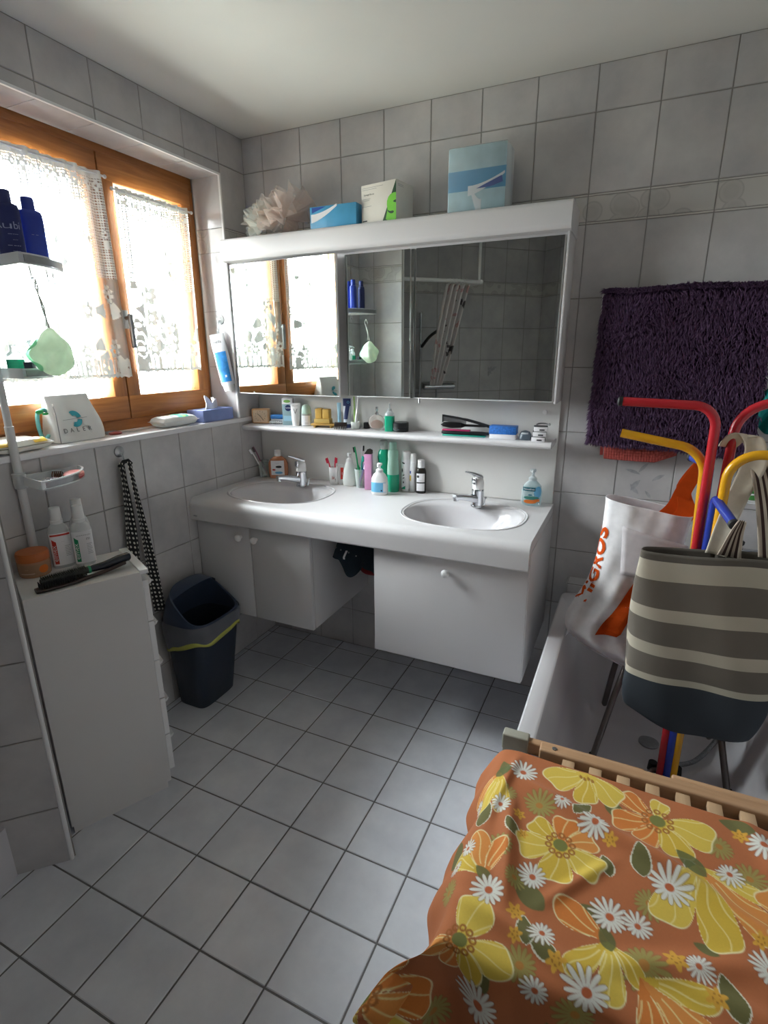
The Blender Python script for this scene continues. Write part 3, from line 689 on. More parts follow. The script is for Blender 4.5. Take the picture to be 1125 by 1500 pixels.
t = bottle('soap_dispenser', 'clear pump bottle with a sea scene label at the bathtub end of the worktop', 'bottle', (1.402, -.06, CT), .1, [(0, .07, .042), (.005, .08, .048), (.03, .084, .05), (.06, .082, .05), (.085, .068, .044), (.098, .045, .036), (.104, .03, .03)], clear_mat('clear blue soap', '#e2eef0', .05, .72), None, None,
           (.012, .088, -1.0, 1.0, .084, .05), [clear_mat('clear film label', '#eaf3f4', .1, .9), mat('label teal', '#0f5a68', .4), paper, orng, mat('reef green', '#3e7f74', .5), skyb], 2.3, texts=[('Palmolive', .011, -.28, .072, 0, 2)],
           shapes=lambda mb, w: (quad(mb, w, [(-.028, -.008), (.024, -.008), (.024, .008), (-.028, .008)], 1, -.28, .072, off=.001), quad(mb, w, oval(.05, .016), 3, -.1, .02), quad(mb, w, oval(.03, .012), 3, .5, .026), quad(mb, w, oval(.06, .014), 4, .0, .036), quad(mb, w, oval(.036, .05), 5, .6, .06, off=.0009), quad(mb, w, oval(.014, .006), 1, -.1, .048), quad(mb, w, oval(.008, .008), 2, .75, .012)))
pump(t, .104, clear_mat('frosted pump', '#dfe6e8', .3, .5), .0095, .048, .022)

# --- on the shelf below the mirrors
t = thing('alarm_clock', 'small square wooden alarm clock at the window end of the shelf', 'clock', (.058, -.07, SF), .38)
cw = wood_mat('pale clock wood', '#d9a877', '#e2b98c', 0, .5)
mb = MB(); mb.box(-.045, .045, -.017, .018, 0, .074, .008, 3); part('case', mb, cw, t)
mb = MB(); mb.box(-.036, .036, -.0185, -.0168, .008, .067, .004); mb.m = 1
for k in range(12): a = PI*k/6; mb.box(.025*sin(a)-.0012, .025*sin(a)+.0012, -.0193, -.0184, .0375+.023*cos(a)-.0012, .0375+.023*cos(a)+.0012)
part('dial', mb, [mat('cream dial', '#e6cdb0', .5), inkk], t)
for an, ln in ((-.85, .019), (2.5, .024)):
    mb = MB(); mb.tube([(-.004*sin(an), -.0197, .0375-.004*cos(an)), (ln*sin(an), -.0197, .0375+ln*cos(an))], .0011, 6); part('hand', mb, inkk, t)
t = thing('soap_rack', 'white ribbed rack under the blue nail brush', 'soap dish', (.15, -.052, SF), .25)
mb = MB(); mb.box(-.044, .044, -.022, .022, .008, .012, .0015)
for k in range(8): mb.box(-.04+.011*k, -.036+.011*k, -.022, .022, 0, .016, .001, 1)
part('grid', mb, whitep, t)
t = thing('nail_brush', 'blue nail brush lying on the white ribbed rack', 'brush', (.15, -.052, SF+.0162), .25)
mb = MB(); mb.box(-.038, .038, -.018, .018, .008, .03, .007, 3); part('back', mb, mat('bright blue plastic', '#2c6fb0', .45), t)
mb = MB()
for i in range(13):
    for j in range(5): mb.box(-.034+.0055*i, -.031+.0055*i, -.014+.0063*j, -.011+.0063*j, 0, .009)
part('bristles', mb, mat('white bristles', '#dfe2e2', .8), t, kind='stuff')
t = thing('cosmetics_carton', 'grey blue upright carton with a round dark blue emblem on the shelf', 'box', (.216, -.06, SF), .35)
mb = MB(); mb.box(-.025, .025, -.02, .02, 0, .128, .001); mb.m = 1; mb.box(-.0252, .0252, -.0202, .0202, .1, .1282, .0006)
mb.m = 2; mb.add([(a+.004, -.0206, b+.082) for a, b in oval(.03, .03)], [tuple(range(20))], 2); mb.text('NIVEA', .0095, lambda u, v: (u+.004, -.021, v+.082), 1)
mb.add([(a, -.0206, b+.114) for a, b in oval(.034, .014)], [tuple(range(20))], 3); mb.m = 4; mb.box(-.02, .018, -.0206, -.02, .02, .045); part('body', mb, [mat('grey blue card', '#8fa9b0', .5), paper, navy, mat('leaf green print', '#7db25a', .5), lblue], t)
tube_thing('white cap-down cream tube with a large V on the shelf', (.27, -.078, SF), .35, .107, .046, whitep, whitep, None, [whitep, inkg], [('VICHY', .011, 0, .094, 0, 1), ('V', .036, 0, .067, 0, 1), ('---', .006, 0, .04, 0, 1)])
t = bottle('deodorant', 'roll-on deodorant with a pale green cap on the shelf', 'bottle', (.322, -.065, SF), .35, [(0, .046, .03), (.004, .052, .034), (.04, .052, .034), (.058, .046, .032)], clear_mat('clear deodorant', '#dfe6e4', .06, .5), [(.0585, .047, .033), (.08, .046, .032), (.095, .036, .026), (.101, .018, .014)], mat('pale green cap', '#b4cfc1', .35), (.004, .05, -.75, .75, .052, .034), [paper, inkg, greenp], texts=[('---', .008, 0, .03, 0, 1), ('||||', .012, .1, .014, 0, 1)], e=2.4)
bottle('nail_polish', 'small dark bottle half behind the deodorant', 'bottle', (.36, -.026, SF), .3, [(0, .022, .018), (.035, .022, .018), (.04, .014, .014)], mat('olive varnish', '#4c4f46', .2), [(.04, .015, .015), (.068, .013, .013)], black)
wd = wood_mat('yellow wood', '#b98f43', '#cfa85c', 0, .5); soapm = mat('yellow soap', '#d6ac55', .55, vary=.05); sop2 = mat('pale yellow soap', '#d1b063', .6, vary=.05)
t = thing('soap_dish', 'yellow wooden soap dish carrying three soap bars', 'soap dish', (.425, -.075, SF), .22)
mb = MB(); mb.box(-.058, .058, -.028, .028, .01, .018, .002); part('tray', mb, wd, t)
for x in (-.04, .04):
    mb = MB(); mb.box(x-.004, x+.004, -.026, .026, 0, .0102, .001); part('foot', mb, wd, t)
for x in (-.026, -.009, .009, .026):
    pass
T_ = RZ(.22, (.425, -.075, 0))
def soapbar(lb, x, y, z, w_, d_, h_, m):
    p = T_ @ Vector((x, y, 0)); mb = MB(); mb.box(-w_/2, w_/2, -d_/2, d_/2, 0, h_, .004, 3); solo('soap_bar', mb, m, lb, 'soap', (p.x, p.y, z), .22, 'soap bars on the wooden dish')
soapbar('flat yellow soap bar lying lowest on the wooden dish', -.004, 0, SF+.0182, .078, .046, .022, sop2)
soapbar('upright yellow soap block on top, the one nearer the window', -.021, .002, SF+.0404, .033, .038, .046, soapm)
soapbar('upright yellow soap block on top, the one nearer the toothpaste', .0145, .002, SF+.0404, .033, .038, .044, soapm)
tube_thing('dark blue and silver toothpaste tube standing on the shelf beside the soaps', (.538, -.052, SF), .25, .137, .042, mat('silver foil tube', '#b9bfc8', .3), navy, (-.018, .018, .1, .134), [navy, skyb, paper], [('O', .016, .006, .117, 0, 1)], lambda mb, s: (mb.grid(lambda a, b: (lambda p: (p[0], p[1]-.0006, p[2]))(s(-.016+.02*a+.01*b, .04+.06*b)), 4, 4), mb.I.__setitem__(slice(-16, None), [0]*16)), name='toothpaste_tube')
tube_thing('thin white and blue tube leaning next to the dark toothpaste tube', (.503, -.066, SF), .25, .115, .018, lblue, whitep, name='toothpaste_tube')
t = thing('hair_claw', 'dark brown hair claw at the front of the shelf below the toothpaste tubes', 'hair clip', (.538, -.118, SF), .2)
for sg in (-1, 1):
    mb = MB(); mb.box(-.029, .029, sg*.006-.002, sg*.006+.002, .014, .032, .0015)
    for k in range(7): mb.tube([(-.026+.0086*k, sg*.006, .016), (-.026+.0086*k, sg*.011, .006), (-.026+.0086*k, sg*.009, .0022)], .002, 6)
    part('jaw', mb, mat('tortoise dark', '#2a211e', .3), t)
mb = MB(); mb.tube([(-.02, 0, .028), (.02, 0, .028)], .003); part('spring', mb, steel, t)
t = thing('toothbrush_cup', 'low white cup with a green and a white toothbrush on the shelf', 'cup', (.59, -.07, SF), 0); cup(t, .02, .0225, .032, milk)
toothbrush('green and white toothbrush in the low white cup', (.586, -.066, SF+.006), (.573, -.05, SF+.16), mat('lime plastic', '#8fb35a', .4), paper)
toothbrush('plain white toothbrush in the low white cup', (.593, -.074, SF+.006), (.603, -.06, SF+.165), whitep, paper, r=.006)
mb = MB(); mb.lathe([(.015, 0), (.015, .025), (.012, .028)], 20); solo('bottle_cap', mb, black, 'small loose black cap behind the low white cup', 'cap', (.632, -.04, SF))
t = thing('perfume_bottle', 'round clear perfume bottle with a silver sprayer and pinkish scent', 'bottle', (.702, -.075, SF), .22)
mb = MB(); mb.T = Matrix.Translation((0, 0, .036)) @ Matrix.Rotation(PI/2, 4, 'X'); mb.loft([(-.014, .058, .05), (-.011, .072, .066), (0, .077, .071), (.011, .072, .066), (.014, .058, .05)], 36); part('flacon', mb, clear_mat('perfume glass', '#f3efec', .03, .85), t)
mb = MB(); mb.T = Matrix.Translation((0, 0, .026)) @ Matrix.Rotation(PI/2, 4, 'X'); mb.loft([(-.009, .054, .036), (0, .058, .04), (.009, .054, .036)], 30); part('scent', mb, clear_mat('pinkish scent', '#d8b3a6', .05, .5), t)
mb = MB(); mb.lathe([(.008, .07), (.008, .078), (.0045, .08), (.0045, .088), (.006, .09), (.006, .103), (.004, .105)], 18); part('sprayer', mb, chrome, t)
t = bottle('toner_bottle', 'small green bottle with a clear spray top on the shelf', 'bottle', (.768, -.083, SF), .2, [(0, .038, .032), (.003, .042, .036), (.066, .042, .036), (.068, .041, .035)], mint_l, [(.0685, .042, .036), (.078, .04, .034), (.086, .026, .026), (.09, .018, .018), (.098, .018, .018)], clearp, e=4, capname='shoulder')
mb = MB(); mb.tube([(0, 0, .098), (0, 0, .122)], .004); part('spray_nozzle', mb, clearp, t)
bottle('cream_jar', 'flat black cream jar on the shelf next to the green bottle', 'jar', (.816, -.07, SF), .2, [(0, .066, .066), (.003, .07, .07), (.022, .07, .07)], black, [(.0225, .071, .071), (.038, .071, .071), (.041, .066, .066)], mat('black lid', '#1f1f22', .3), (.004, .021, -1.1, 1.1, .07, .07), [black, lblue], texts=[('L', .013, -.75, .0125, 0, 1), ('---', .0085, -.1, .0125, 0, 1)], capname='lid')
# the heap of combs and brushes
t = thing('hair_comb', 'flat teal comb at the very bottom of the comb heap on the shelf', 'comb', (1.12, -.098, SF), .05)
mb = MB(); mb.box(-.095, .085, -.016, .016, 0, .005, .0015); part('body', mb, tealp, t)
t = thing('hair_straightener', 'slim black and magenta hair straightener under the black hair brush', 'hair tool', (1.12, -.098, SF+.0053), .05)
mb = MB(); mb.loft([(-.1, .02, .012, 3), (-.09, .026, .016, 3), (.07, .024, .015, 3), (.105, .014, .01, 3)], 16); mb.V = [(v[2], v[0], v[1]+.008) for v in mb.V]; part('body', mb, black, t)
mb = MB(); mb.box(-.098, .02, -.012, .012, .0155, .021, .002); part('plate', mb, magenta, t, 'magenta plate')
t = thing('hair_brush', 'black oval hair brush lying in the comb heap with its bristles facing the room', 'brush', (1.1, -.1, SF+.0266), .05)
mb = MB(); mb.loft([(-.088, .006, .012, 2), (-.075, .03, .018, 2), (-.045, .042, .02, 2), (0, .034, .018, 2), (.015, .016, .012, 2), (.1, .014, .012, 2), (.115, .008, .008, 2)], 18); mb.V = [(v[2], v[1]+.012, v[0]*.65+.016) for v in mb.V]; part('back', mb, black, t)
mb = MB()
for i in range(13):
    for j in range(5):
        x = -.078+.0065*i; zz = .004+.006*j
        mb.tube([(x, .004, zz), (x, -.012, zz)], .0012, 5)
part('bristles', mb, mat('grey bristle pins', '#4a4a4c', .6), t, kind='stuff')
t = thing('hair_comb', 'big black handled comb lying on top of the heap', 'comb', (1.12, -.098, SF+.052), .05)
mb = MB(); R = []
for k in range(13):
    u = k/12; x = -.1+.21*u; z = .03-.042*u+.006*sin(PI*u); hh = .008 if u < .5 else .011
    R.append([(x, -.004, z-hh/2), (x, .004, z-hh/2), (x, .004, z+hh/2), (x, -.004, z+hh/2)])
mb.rings(R); mb.box(-.1, -.095, -.004, .004, .004, .03); part('spine', mb, black, t)
mb = MB()
for k in range(34):
    u = k/33*.46; x = -.096+.21*u; z = .03-.042*u+.006*sin(PI*u); mb.box(x-.0008, x+.0008, -.002, .002, z-.024+.01*u, z-.002)
part('teeth', mb, mat('grey comb teeth', '#3c3c3e', .5), t, kind='stuff')
t = thing('tissue_carton', 'small carton, blue above and white below, right of the comb heap', 'box', (1.278, -.095, SF), .06)
mb = MB(); mb.box(-.052, .052, -.028, .028, 0, .022, .001); part('base', mb, paper, t)
mb = MB(); mb.box(-.0535, .0535, -.0295, .0295, .019, .05, .001); part('lid', mb, mat('speckled blue card', '#2f6fc0', .5, vary=.35, scale=160), t, 'speckled blue lid')
mb = MB(); mb.loft([(0, .04, .036, 3), (.006, .046, .044, 3), (.022, .044, .042, 2.6), (.032, .034, .032, 2.2), (.036, .012, .012)], 24); mb.m = 1; mb.patch([(.024, .043, .041), (.03, .036, .034)], -.8, .8); solo('trinket_case', mb, [mat('slate plastic', '#4a5560', .4), mat('grey cap', '#a9adb0', .4)], 'small slate grey rounded case between the blue carton and the little boxes', 'case', (1.366, -.1, SF))
for k, lb in enumerate(('small white carton with black print, lowest of the stack of three', 'small white carton with black print, middle of the stack of three', 'small white carton with black print, topmost of the stack of three')):
    mb = MB(); mb.box(-.025, .025, -.02, .02, 0, .0195, .001); mb.m = 1
    mb.box(-.0255, .0255, -.0205, .0205, .0178, .0196); mb.box(-.005, .014, -.0206, -.02, .004, .009); mb.box(.0252, .0257, -.016, .012, .003, .013)
    solo('small_carton', mb, [paper, inkk], lb, 'box', (1.42+.003*k, -.118, SF+.0198*k), .08+.05*k, 'small cartons at the end of the shelf')
mb = MB(); mb.tube(crv([(-.022, 0, .003), (-.01, .004, .008), (.012, .002, .008), (.026, -.004, .003)], 5), .003, 8); mb.ball((.026, -.004, .006), .005, 8); solo('hair_clip', mb, steel, 'grey metal hair clip on top of the small cartons', 'hair clip', (1.43, -.112, SF+.0596), .1)

# --- on top of the light canopy
CZ = 1.9955
def ruffle(mb, c, r, n, seed):
    """crumpled layers of thin net gathered at the middle"""
    rr = np.random.default_rng(seed)
    for k in range(n):
        d = rr.normal(size=3); d[2] = abs(d[2])*.8; d /= np.linalg.norm(d); d = Vector(d); u = d.orthogonal().normalized(); w = d.cross(u); ph = rr.random()*6; rad_ = r*(.75+.35*rr.random())
        def f(a, b):
            an = (a-.5)*2.6+ph*0; rho = rad_*(.15+.85*b); wob = .22*r*b*sin(an*7+ph)+.12*r*b*sin(an*13+2*ph)
            p = Vector(c)+d*(rho*cos(an*.55))+u*(rho*sin(an*.75))+w*wob
            return (p.x, min(max(p.y, c[1]-.1), c[1]+.095), max(p.z, c[2]-.05))
        mb.grid(f, 26, 8)
def net_mat(name, col, f):
    m = lace_mat(name, col); N = m.node_tree.nodes
    for q in N:
        if q.type == 'MIX_SHADER' and q.inputs[0].is_linked:
            m.node_tree.links.remove(q.inputs[0].links[0]); q.inputs[0].default_value = f
    return m
netp = net_mat('pale pink net', '#f7e9e2', .36); netw = net_mat('white net', '#eef0ea', .36)
t = thing('bath_pouf', 'crumpled pale pink and white net bath pouf at the window end of the canopy', 'bath pouf', (.265, -.105, CZ+.052))
mb = MB(); ruffle(mb, (.02, 0, .02), .13, 16, 3); part('net', mb, netp, t, 'pale pink net', fix=False, angle=180)
mb = MB(); ruffle(mb, (-.075, -.01, -.005), .095, 8, 5); part('net', mb, netw, t, 'whitish net', fix=False, angle=180)
blue1 = mat('tissue box blue', '#4e9fcb', .4, vary=.12, scale=14); film = mat('watery film print', '#bcd5dd', .3, vary=.16, scale=16)
def swoosh(mb, x0, x1, z0, z1, y, m, flip=1, n=16):
    """white wave sweeping across a printed face"""
    V = []; 
    for k in range(n+1):
        t_ = k/n; x = x0+(x1-x0)*t_; zc = z0+(z1-z0)*(t_**1.6); hw = (.012*(1-t_)+.004)*flip
        V += [(x, y, zc-hw), (x, y, zc+hw)]
    mb.add(V, [(2*k, 2*k+2, 2*k+3, 2*k+1) for k in range(n)], m)
t = thing('tissue_box', 'flat blue tissue box lying on the canopy beside the net pouf', 'box', (.558, -.115, CZ), .02)
mb = MB(); mb.box(-.105, .105, -.055, .055, 0, .083, .0012); swoosh(mb, -.1, .02, .04, .082, -.0556, 1); mb.add([(-.095, -.0557, .06), (-.03, -.0557, .08), (-.095, -.0557, .08)], [(0, 1, 2)], 2); part('carton', mb, [blue1, paper, bluep], t)
t = thing('storage_carton', 'cream coloured cardboard carton with a large green S on the canopy', 'box', (.768, -.1, CZ), -.17)
card = mat('cream card', '#dcd8d0', .6, vary=.02); dkg = mat('dark green print', '#23442c', .5); limeg = mat('lime green print', '#6fbf3a', .5)
mb = MB(); mb.box(-.082, .082, -.06, .06, 0, .14, .001); fy = -.0604
cx_ = lambda px, py: ((px-345)/295*.0818, (600-py)/525*.1398)
def inkf(pts, m, k): mb.add([(*(lambda q: (q[0], fy-.0002*k, q[1]))(cx_(*p)),) for p in pts], [tuple(range(len(pts)))], m)
inkf([(639, 76), (639, 599), (405, 599)], 1, 0)
inkf([(639, 240), (590, 240), (545, 255), (510, 285), (489, 335), (487, 385), (496, 430), (490, 470), (466, 565), (500, 580), (560, 590), (639, 588)], 2, 1)   # the fat S, running off the edge
inkf([(639, 333), (612, 336), (588, 350), (612, 365), (639, 368)], 1, 2)
inkf([(494, 440), (515, 458), (540, 468), (585, 466), (602, 475), (602, 490), (580, 502), (550, 500), (520, 484), (500, 462)], 1, 2)
mb.text('Storage Boxes', .0085, lambda u, v: (u-.045, fy-.0002, v+.105), 3)
for zz, ln in ((.128, .1), (.122, .07), (.09, .04), (.085, .035), (.064, .045)): mb.add([(-.078, fy, zz), (-.078+ln, fy, zz), (-.078+ln, fy, zz+.0012), (-.078, fy, zz+.0012)], [(0, 1, 2, 3)], 4)
mb.add([(-.075, fy, .012), (-.055, fy, .012), (-.055, fy, .016), (-.075, fy, .016)], [(0, 1, 2, 3)], 3)
for zz in (.126, .121): mb.add([(.0824, -.05, zz), (.0824, -.01, zz), (.0824, -.01, zz+.0012), (.0824, -.05, zz+.0012)], [(0, 1, 2, 3)], 4)
part('carton', mb, [card, dkg, limeg, inkk, inkg], t)
t = thing('tissue_pack', 'tall film wrapped tissue pack with a blue band at the bathtub end of the canopy', 'tissue pack', (1.147, -.115, CZ), .0)
mb = MB(); mb.box(-.104, .104, -.056, .056, 0, .206, .003); mb.m = 1; mb.box(-.1046, .1046, -.0566, .0566, .066, .134, .003); swoosh(mb, -.03, .1, .066, .112, -.0574, 2); mb.add([(0, -.0576, .071), (.09, -.0576, .103), (.095, -.0576, .083), (.05, -.0576, .072)], [(0, 1, 2, 3)], 3)
swoosh(mb, .02, -.02, .002, .075, -.0575, 2, 2.2); part('pack', mb, [film, blue1, paper, bluep], t)
mb = MB(); mb.box(-.1055, .1055, -.058, .058, -.0, .2075, .004); part('wrapping_film', mb, clear_mat('clear film', '#f2f6f7', .06, .93), t, 'clear film', loc=(0, 0, .0006))
# ------------------------------------------------------------------ lace curtains
def curtain(name, label, y0, y1, z0, z1, x, seed, pulls, thick=(1., 1.)):
    nu, nv = 210, 300; rr = np.random.default_rng(seed)
    u = np.linspace(0, 1, nu+1)[None, :].repeat(nv+1, 0); v = np.linspace(0, 1, nv+1)[:, None].repeat(nu+1, 1)
    ph = rr.random(4)*6
    fold = .014*np.sin(2*PI*(5.2*u+.25*np.sin(2*PI*u+ph[0]))+ph[1])*(.45+.55*v)+.006*np.sin(2*PI*13*u+ph[2])*(1-.6*v)
    W = y1-y0; Y = y0+W*(u+.012*np.sin(2*PI*5*u+ph[3])*v)+pulls*v*(.3+.7*u)*.06
    X = x+fold; Z = z1+(z0-z1)*v
    cw = W*1.35*u; ch = (z1-z0)*v                    # metres on the cloth
    d = np.full(u.shape, .38)
    # net bands at the top and along the sides: little square holes
    holes = ((np.sin(cw*2*PI/.009) > .0) & (np.sin(ch*2*PI/.009) > .0))
    side = (v < .16) | (np.abs(u-.5) > .36)
    d = np.where(side & (v < .5), np.where(holes, .1, 1.), d)
    # flowers: bigger ones near the hem, sprigs above
    fl = [(rr.random()*W*1.35, (z1-z0)*(.55+.4*rr.random()), .022+.02*rr.random()) for _ in range(9)]+[((k+.5)*W*1.35/5, (z1-z0)*.86, .034) for k in range(5)]+[(rr.random()*W*1.35, (z1-z0)*(.25+.3*rr.random()), .018) for _ in range(7)]
    for a, b, r in fl:
        dx, dy = cw-a, ch-b; R = np.hypot(dx, dy); th = np.arctan2(dy, dx)
        pet = r*(.6+.4*np.abs(np.cos(3*th+a*40)))
        d = np.where((R < pet), 1., d); d = np.where((R < pet) & (R > pet-.0035), .5, d); d = np.where(R < .25*r, .2, d)
        lf = (np.abs((R-2*r)) < .8*r) & (np.abs(np.sin((th-1.1-a*9)/2)) < .13)
        d = np.where(lf, 1., d)
    d = np.where((v > .9) & (np.sin(cw*2*PI/.02) > -.2), 1., d)
    for k in range(int(W*1.35/.04)):
        R = np.hypot(cw-.02-.04*k, ch-.05); th = np.arctan2(ch-.05, cw-.02-.04*k); d = np.where((R < .017*(.6+.4*np.abs(np.cos(2*th)))), 1., d); d = np.where(R < .004, .2, d)
    d = np.where(v > .975, 1., d)
    Z = Z+np.where(v > .985, .006*np.abs(np.sin(cw*PI/.03)), 0)
    d = np.where(v < .035, 1., d)
    me = bpy.data.meshes.new(name); V = np.stack([X, Y, Z], -1).reshape(-1, 3)
    idx = np.arange((nu+1)*(nv+1)).reshape(nv+1, nu+1); F = np.stack([idx[:-1, :-1], idx[:-1, 1:], idx[1:, 1:], idx[1:, :-1]], -1).reshape(-1, 4)
    me.from_pydata(V.tolist(), [], F.tolist())
    at = me.attributes.new('weave_fill', 'FLOAT', 'POINT'); at.data.foreach_set('value', d.reshape(-1).astype(np.float32)); me.materials.append(lacem)
    t = thing(name, label, 'curtain', (0, 0, 0)); part('lace_panel', me, lacem, t, fix=False, angle=180)
    mb = MB()
    mb.tube([(x+.004, y0-.012, z1-.012), (x+.004, y1+.012, z1-.012)], .004, 10); mb.ball((x+.004, y0-.016, z1-.012), .007, 10); mb.ball((x+.004, y1+.016, z1-.012), .007, 10); part('curtain_rod', mb, whitep, t, 'slim white rod')
    return t
lacem = lace_mat('white lace', '#f4f4ee', through=.014)
curtain('lace_curtain', 'white lace half curtain on the narrow sash next to the mirror cabinet', -.615, -.243, 1.437, 2.118, -.126, 3, -.35)
curtain('lace_curtain', 'white lace half curtain on the wide sash behind the shower caddy', -1.245, -.672, 1.42, 2.15, -.126, 9, .3)

# ------------------------------------------------------------------ things on the window sill
SZ = 1.2122
t = thing('wash_bag', 'white boxy wash bag with a round turquoise emblem on the sill', 'bag', (-.092, -.965, SZ), PI/2)
bagm = mat('white leatherette', '#dddcda', .45, vary=.03, scale=20, bump=.1); turq = mat('turquoise print', '#3f9fae', .4)
secs = []
for k in range(11):
    u_ = k/10; z = .004+.158*u_; w_ = .192*(1-.14*u_**1.5); d_ = .098*(1-.72*u_**1.7); secs.append((z, w_+.004*sin(6*u_), d_, 7-3*u_, .004*sin(5*u_), 0.012*u_))
mb = MB(); mb.loft([(0, .18, .09, 7)]+secs+[(.166, .15, .012, 3, 0, .012)], 56); part('body', mb, bagm, t)
def bagf(u, v):
    k = (v+.0-.004)/.158; d_ = .098*(1-.72*k**1.7); return (u, -d_/2+.012*k-.0026, v)
mb = MB()
def arcp(r0, r1, a0, a1, n=14): return [(r1*cos(a0+(a1-a0)*k/n), r1*sin(a0+(a1-a0)*k/n)) for k in range(n+1)]+[(r0*cos(a1+(a0-a1)*k/n), r0*sin(a1+(a0-a1)*k/n)) for k in range(n+1)]
def band2(pts, cx, cz, m):
    n = len(pts)//2; V = [bagf(cx+x, cz+y) for x, y in pts]; mb.add(V, [(k, k+1, 2*n-2-k, 2*n-1-k) for k in range(n-1)], m)
band2([(x-.006, y) for x, y in arcp(.009, .026, .12, PI*.68)], -.008, .082, 0); band2([(x-.006, y) for x, y in arcp(.009, .026, -PI*.68, -.06)], -.008, .078, 0)
mb.add([bagf(x, z) for x, z in ((-.06, .0785), (.034, .0815), (.034, .0825), (-.06, .0795))], [(0, 1, 2, 3)], 1)
for k, ch in enumerate('DALER'): mb.text(ch, .0215, lambda u, v: bagf(u-.062+.0232*k, v+.042), 1)
part('print', mb, [turq, mat('slate ink', '#5f6164', .5)], t, 'turquoise emblem and grey lettering', fix=False)
mb = MB(); mb.tube([(-.091, -.052, .004), (-.0905, -.05, .05), (-.086, -.042, .10), (-.082, -.028, .135)], .0016, 6); part('piping', mb, mat('grey piping', '#77787a', .5), t, 'dark grey piping')
mb = MB(); mb.tube(crv([(-.094, .0, .03), (-.115, .0, .02), (-.124, .002, .06), (-.118, .004, .105), (-.1, .004, .118), (-.085, .004, .112)], 6), .0065, 8); part('strap', mb, mat('turquoise strap', '#6fb9b4', .5), t, 'turquoise strap')
mb = MB(); mb.ball((-.112, .0, .112), .012, 10, (1.2, .7, .7)); mb.ball((-.096, -.004, .104), .009, 8, (1.3, .6, .5)); part('bow', mb, mat('green ribbon', '#2f9a58', .4), t, 'green ribbon bow')
def pillow(w_, d_, h_, nu=24, nv=18, crimp=.012):
    mb = MB()
    def f(sg):
        def g(a, b):
            x = (a-.5)*w_; y = (b-.5)*d_; e = (1-abs(2*a-1)**6)*(1-abs(2*b-1)**4)
            fl = crimp/w_; edge = 1 if (a < fl or a > 1-fl) else 0
            return (x, y+(.002*sin(b*60) if edge else 0), h_/2+sg*(.001 if edge else h_/2*e**.6)+.0012*sin(a*17+b*9)*e)
        return g
    mb.grid(f(1), nu, nv); mb.grid(f(-1), nu, nv); return mb
mb = pillow(.16, .20, .042); mb.m = 1
t = thing('pad_pack', 'flat white plastic pack with yellow corners on the sill beside the caddy pole', 'packet', (-.062, -1.21, SZ+.0004), .1)
part('pack', pillow(.15, .2, .042), mat('white film', '#eceae2', .3, vary=.06, scale=12), t)
mb = MB()
for y_, h_ in ((.03, .045), (-.09, .05)):
    mb = MB(); mb.grid(lambda a, b: (.05+.022*a, y_+h_*b, .0395-.012*a**2), 6, 6); part('print', mb, yel, t, 'yellow print', fix=False)
t = thing('nail_scissors', 'grey and red scissors lying flat on the sill beside the wash bag', 'scissors', (-.085, -.745, SZ+.003), PI/2-.15)
for sg, m_ in ((1, mat('grey grip', '#6f7378', .5)), (-1, mat('dull red grip', '#8e3b36', .5))):
    mb = MB(); R = .016; c0 = Vector((-.06, sg*.016, .002)); mb.tube([c0+Vector((R*1.3*cos(a), R*.8*sin(a), 0)) for a in [2*PI*k/20 for k in range(20)]], .005, 8, closed=True); part('grip', mb, m_, t)
    mb = MB(); mb.add([(-.042, sg*.012, 0), (-.036, sg*.006, 0), (.1, -sg*.002, .001), (.0, -sg*.008, 0), (-.042, sg*.012, .003), (-.036, sg*.006, .003), (.1, -sg*.002, .002), (.0, -sg*.008, .003)], [(0, 1, 2, 3), (4, 7, 6, 5), (0, 4, 5, 1), (1, 5, 6, 2), (2, 6, 7, 3), (3, 7, 4, 0)]); part('blade', mb, steel, t)
t = thing('wet_wipes_pack', 'white soft pack of wipes with a turquoise band on the sill', 'packet', (-.062, -.52, SZ+.0004), PI/2-.06)
part('pack', pillow(.2, .098, .046), mat('wipes film', '#e9ecec', .3, vary=.05, scale=14), t)
mb = MB()
def wf(x, y): a = x/.2+.5; b = y/.098+.5; e = (1-abs(2*a-1)**6)*(1-abs(2*b-1)**4); return (x, y, .0239+.023*max(e, 0)**.6+.0012*sin(a*17+b*9)*e)
def blob(x0, x1, y0, y1, m): mb.m = m; mb.grid(lambda a, b: wf(x0+(x1-x0)*a+.006*sin(b*5), y0+(y1-y0)*b), 8, 8)
blob(-.01, .045, -.042, .042, 0); blob(.012, .03, -.04, -.02, 1); blob(.05, .072, .0, .03, 2); mb.m = 3; mb.add([wf(-.03+x, -.025+y) for x, y in oval(.018, .012)], [tuple(range(20))]); blob(-.05, -.02, .005, .035, 4)
part('print', mb, [mat('mint print', '#49b3a3', .4), mat('lime print', '#a9cf7a', .4), mat('violet print', '#8d6a9b', .4), mat('mint oval', '#5fae9c', .4), mat('tan print', '#a78c70', .4)], t, 'turquoise and lime print', fix=False)
t = thing('tissue_box', 'lilac blue tissue box with a white tissue pulled up at the end of the sill', 'box', (-.058, -.297, SZ), PI/2)
mb = MB(); mb.box(-.1, .1, -.048, .048, 0, .054, .001); part('carton', mb, mat('lilac blue card', '#7f8fc4', .5, vary=.14, scale=9), t)
mb = MB(); mb.add([(a, b, .0546) for a, b in oval(.1, .034)], [tuple(range(20))]); part('opening', mb, clearp, t, 'clear film over the opening')
mb = MB()
for k in range(4): mb.grid(lambda a, b, k=k: (-.04+.022*k+.03*a+.006*sin(b*4), -.012+.012*sin(a*6+k)+.006*k-.004*b, .054+(.062-.006*k)*b*(.75+.25*sin(a*5+k*2))), 12, 10)
part('tissue', mb, paper, t, 'crumpled white tissue', solid=.0008)
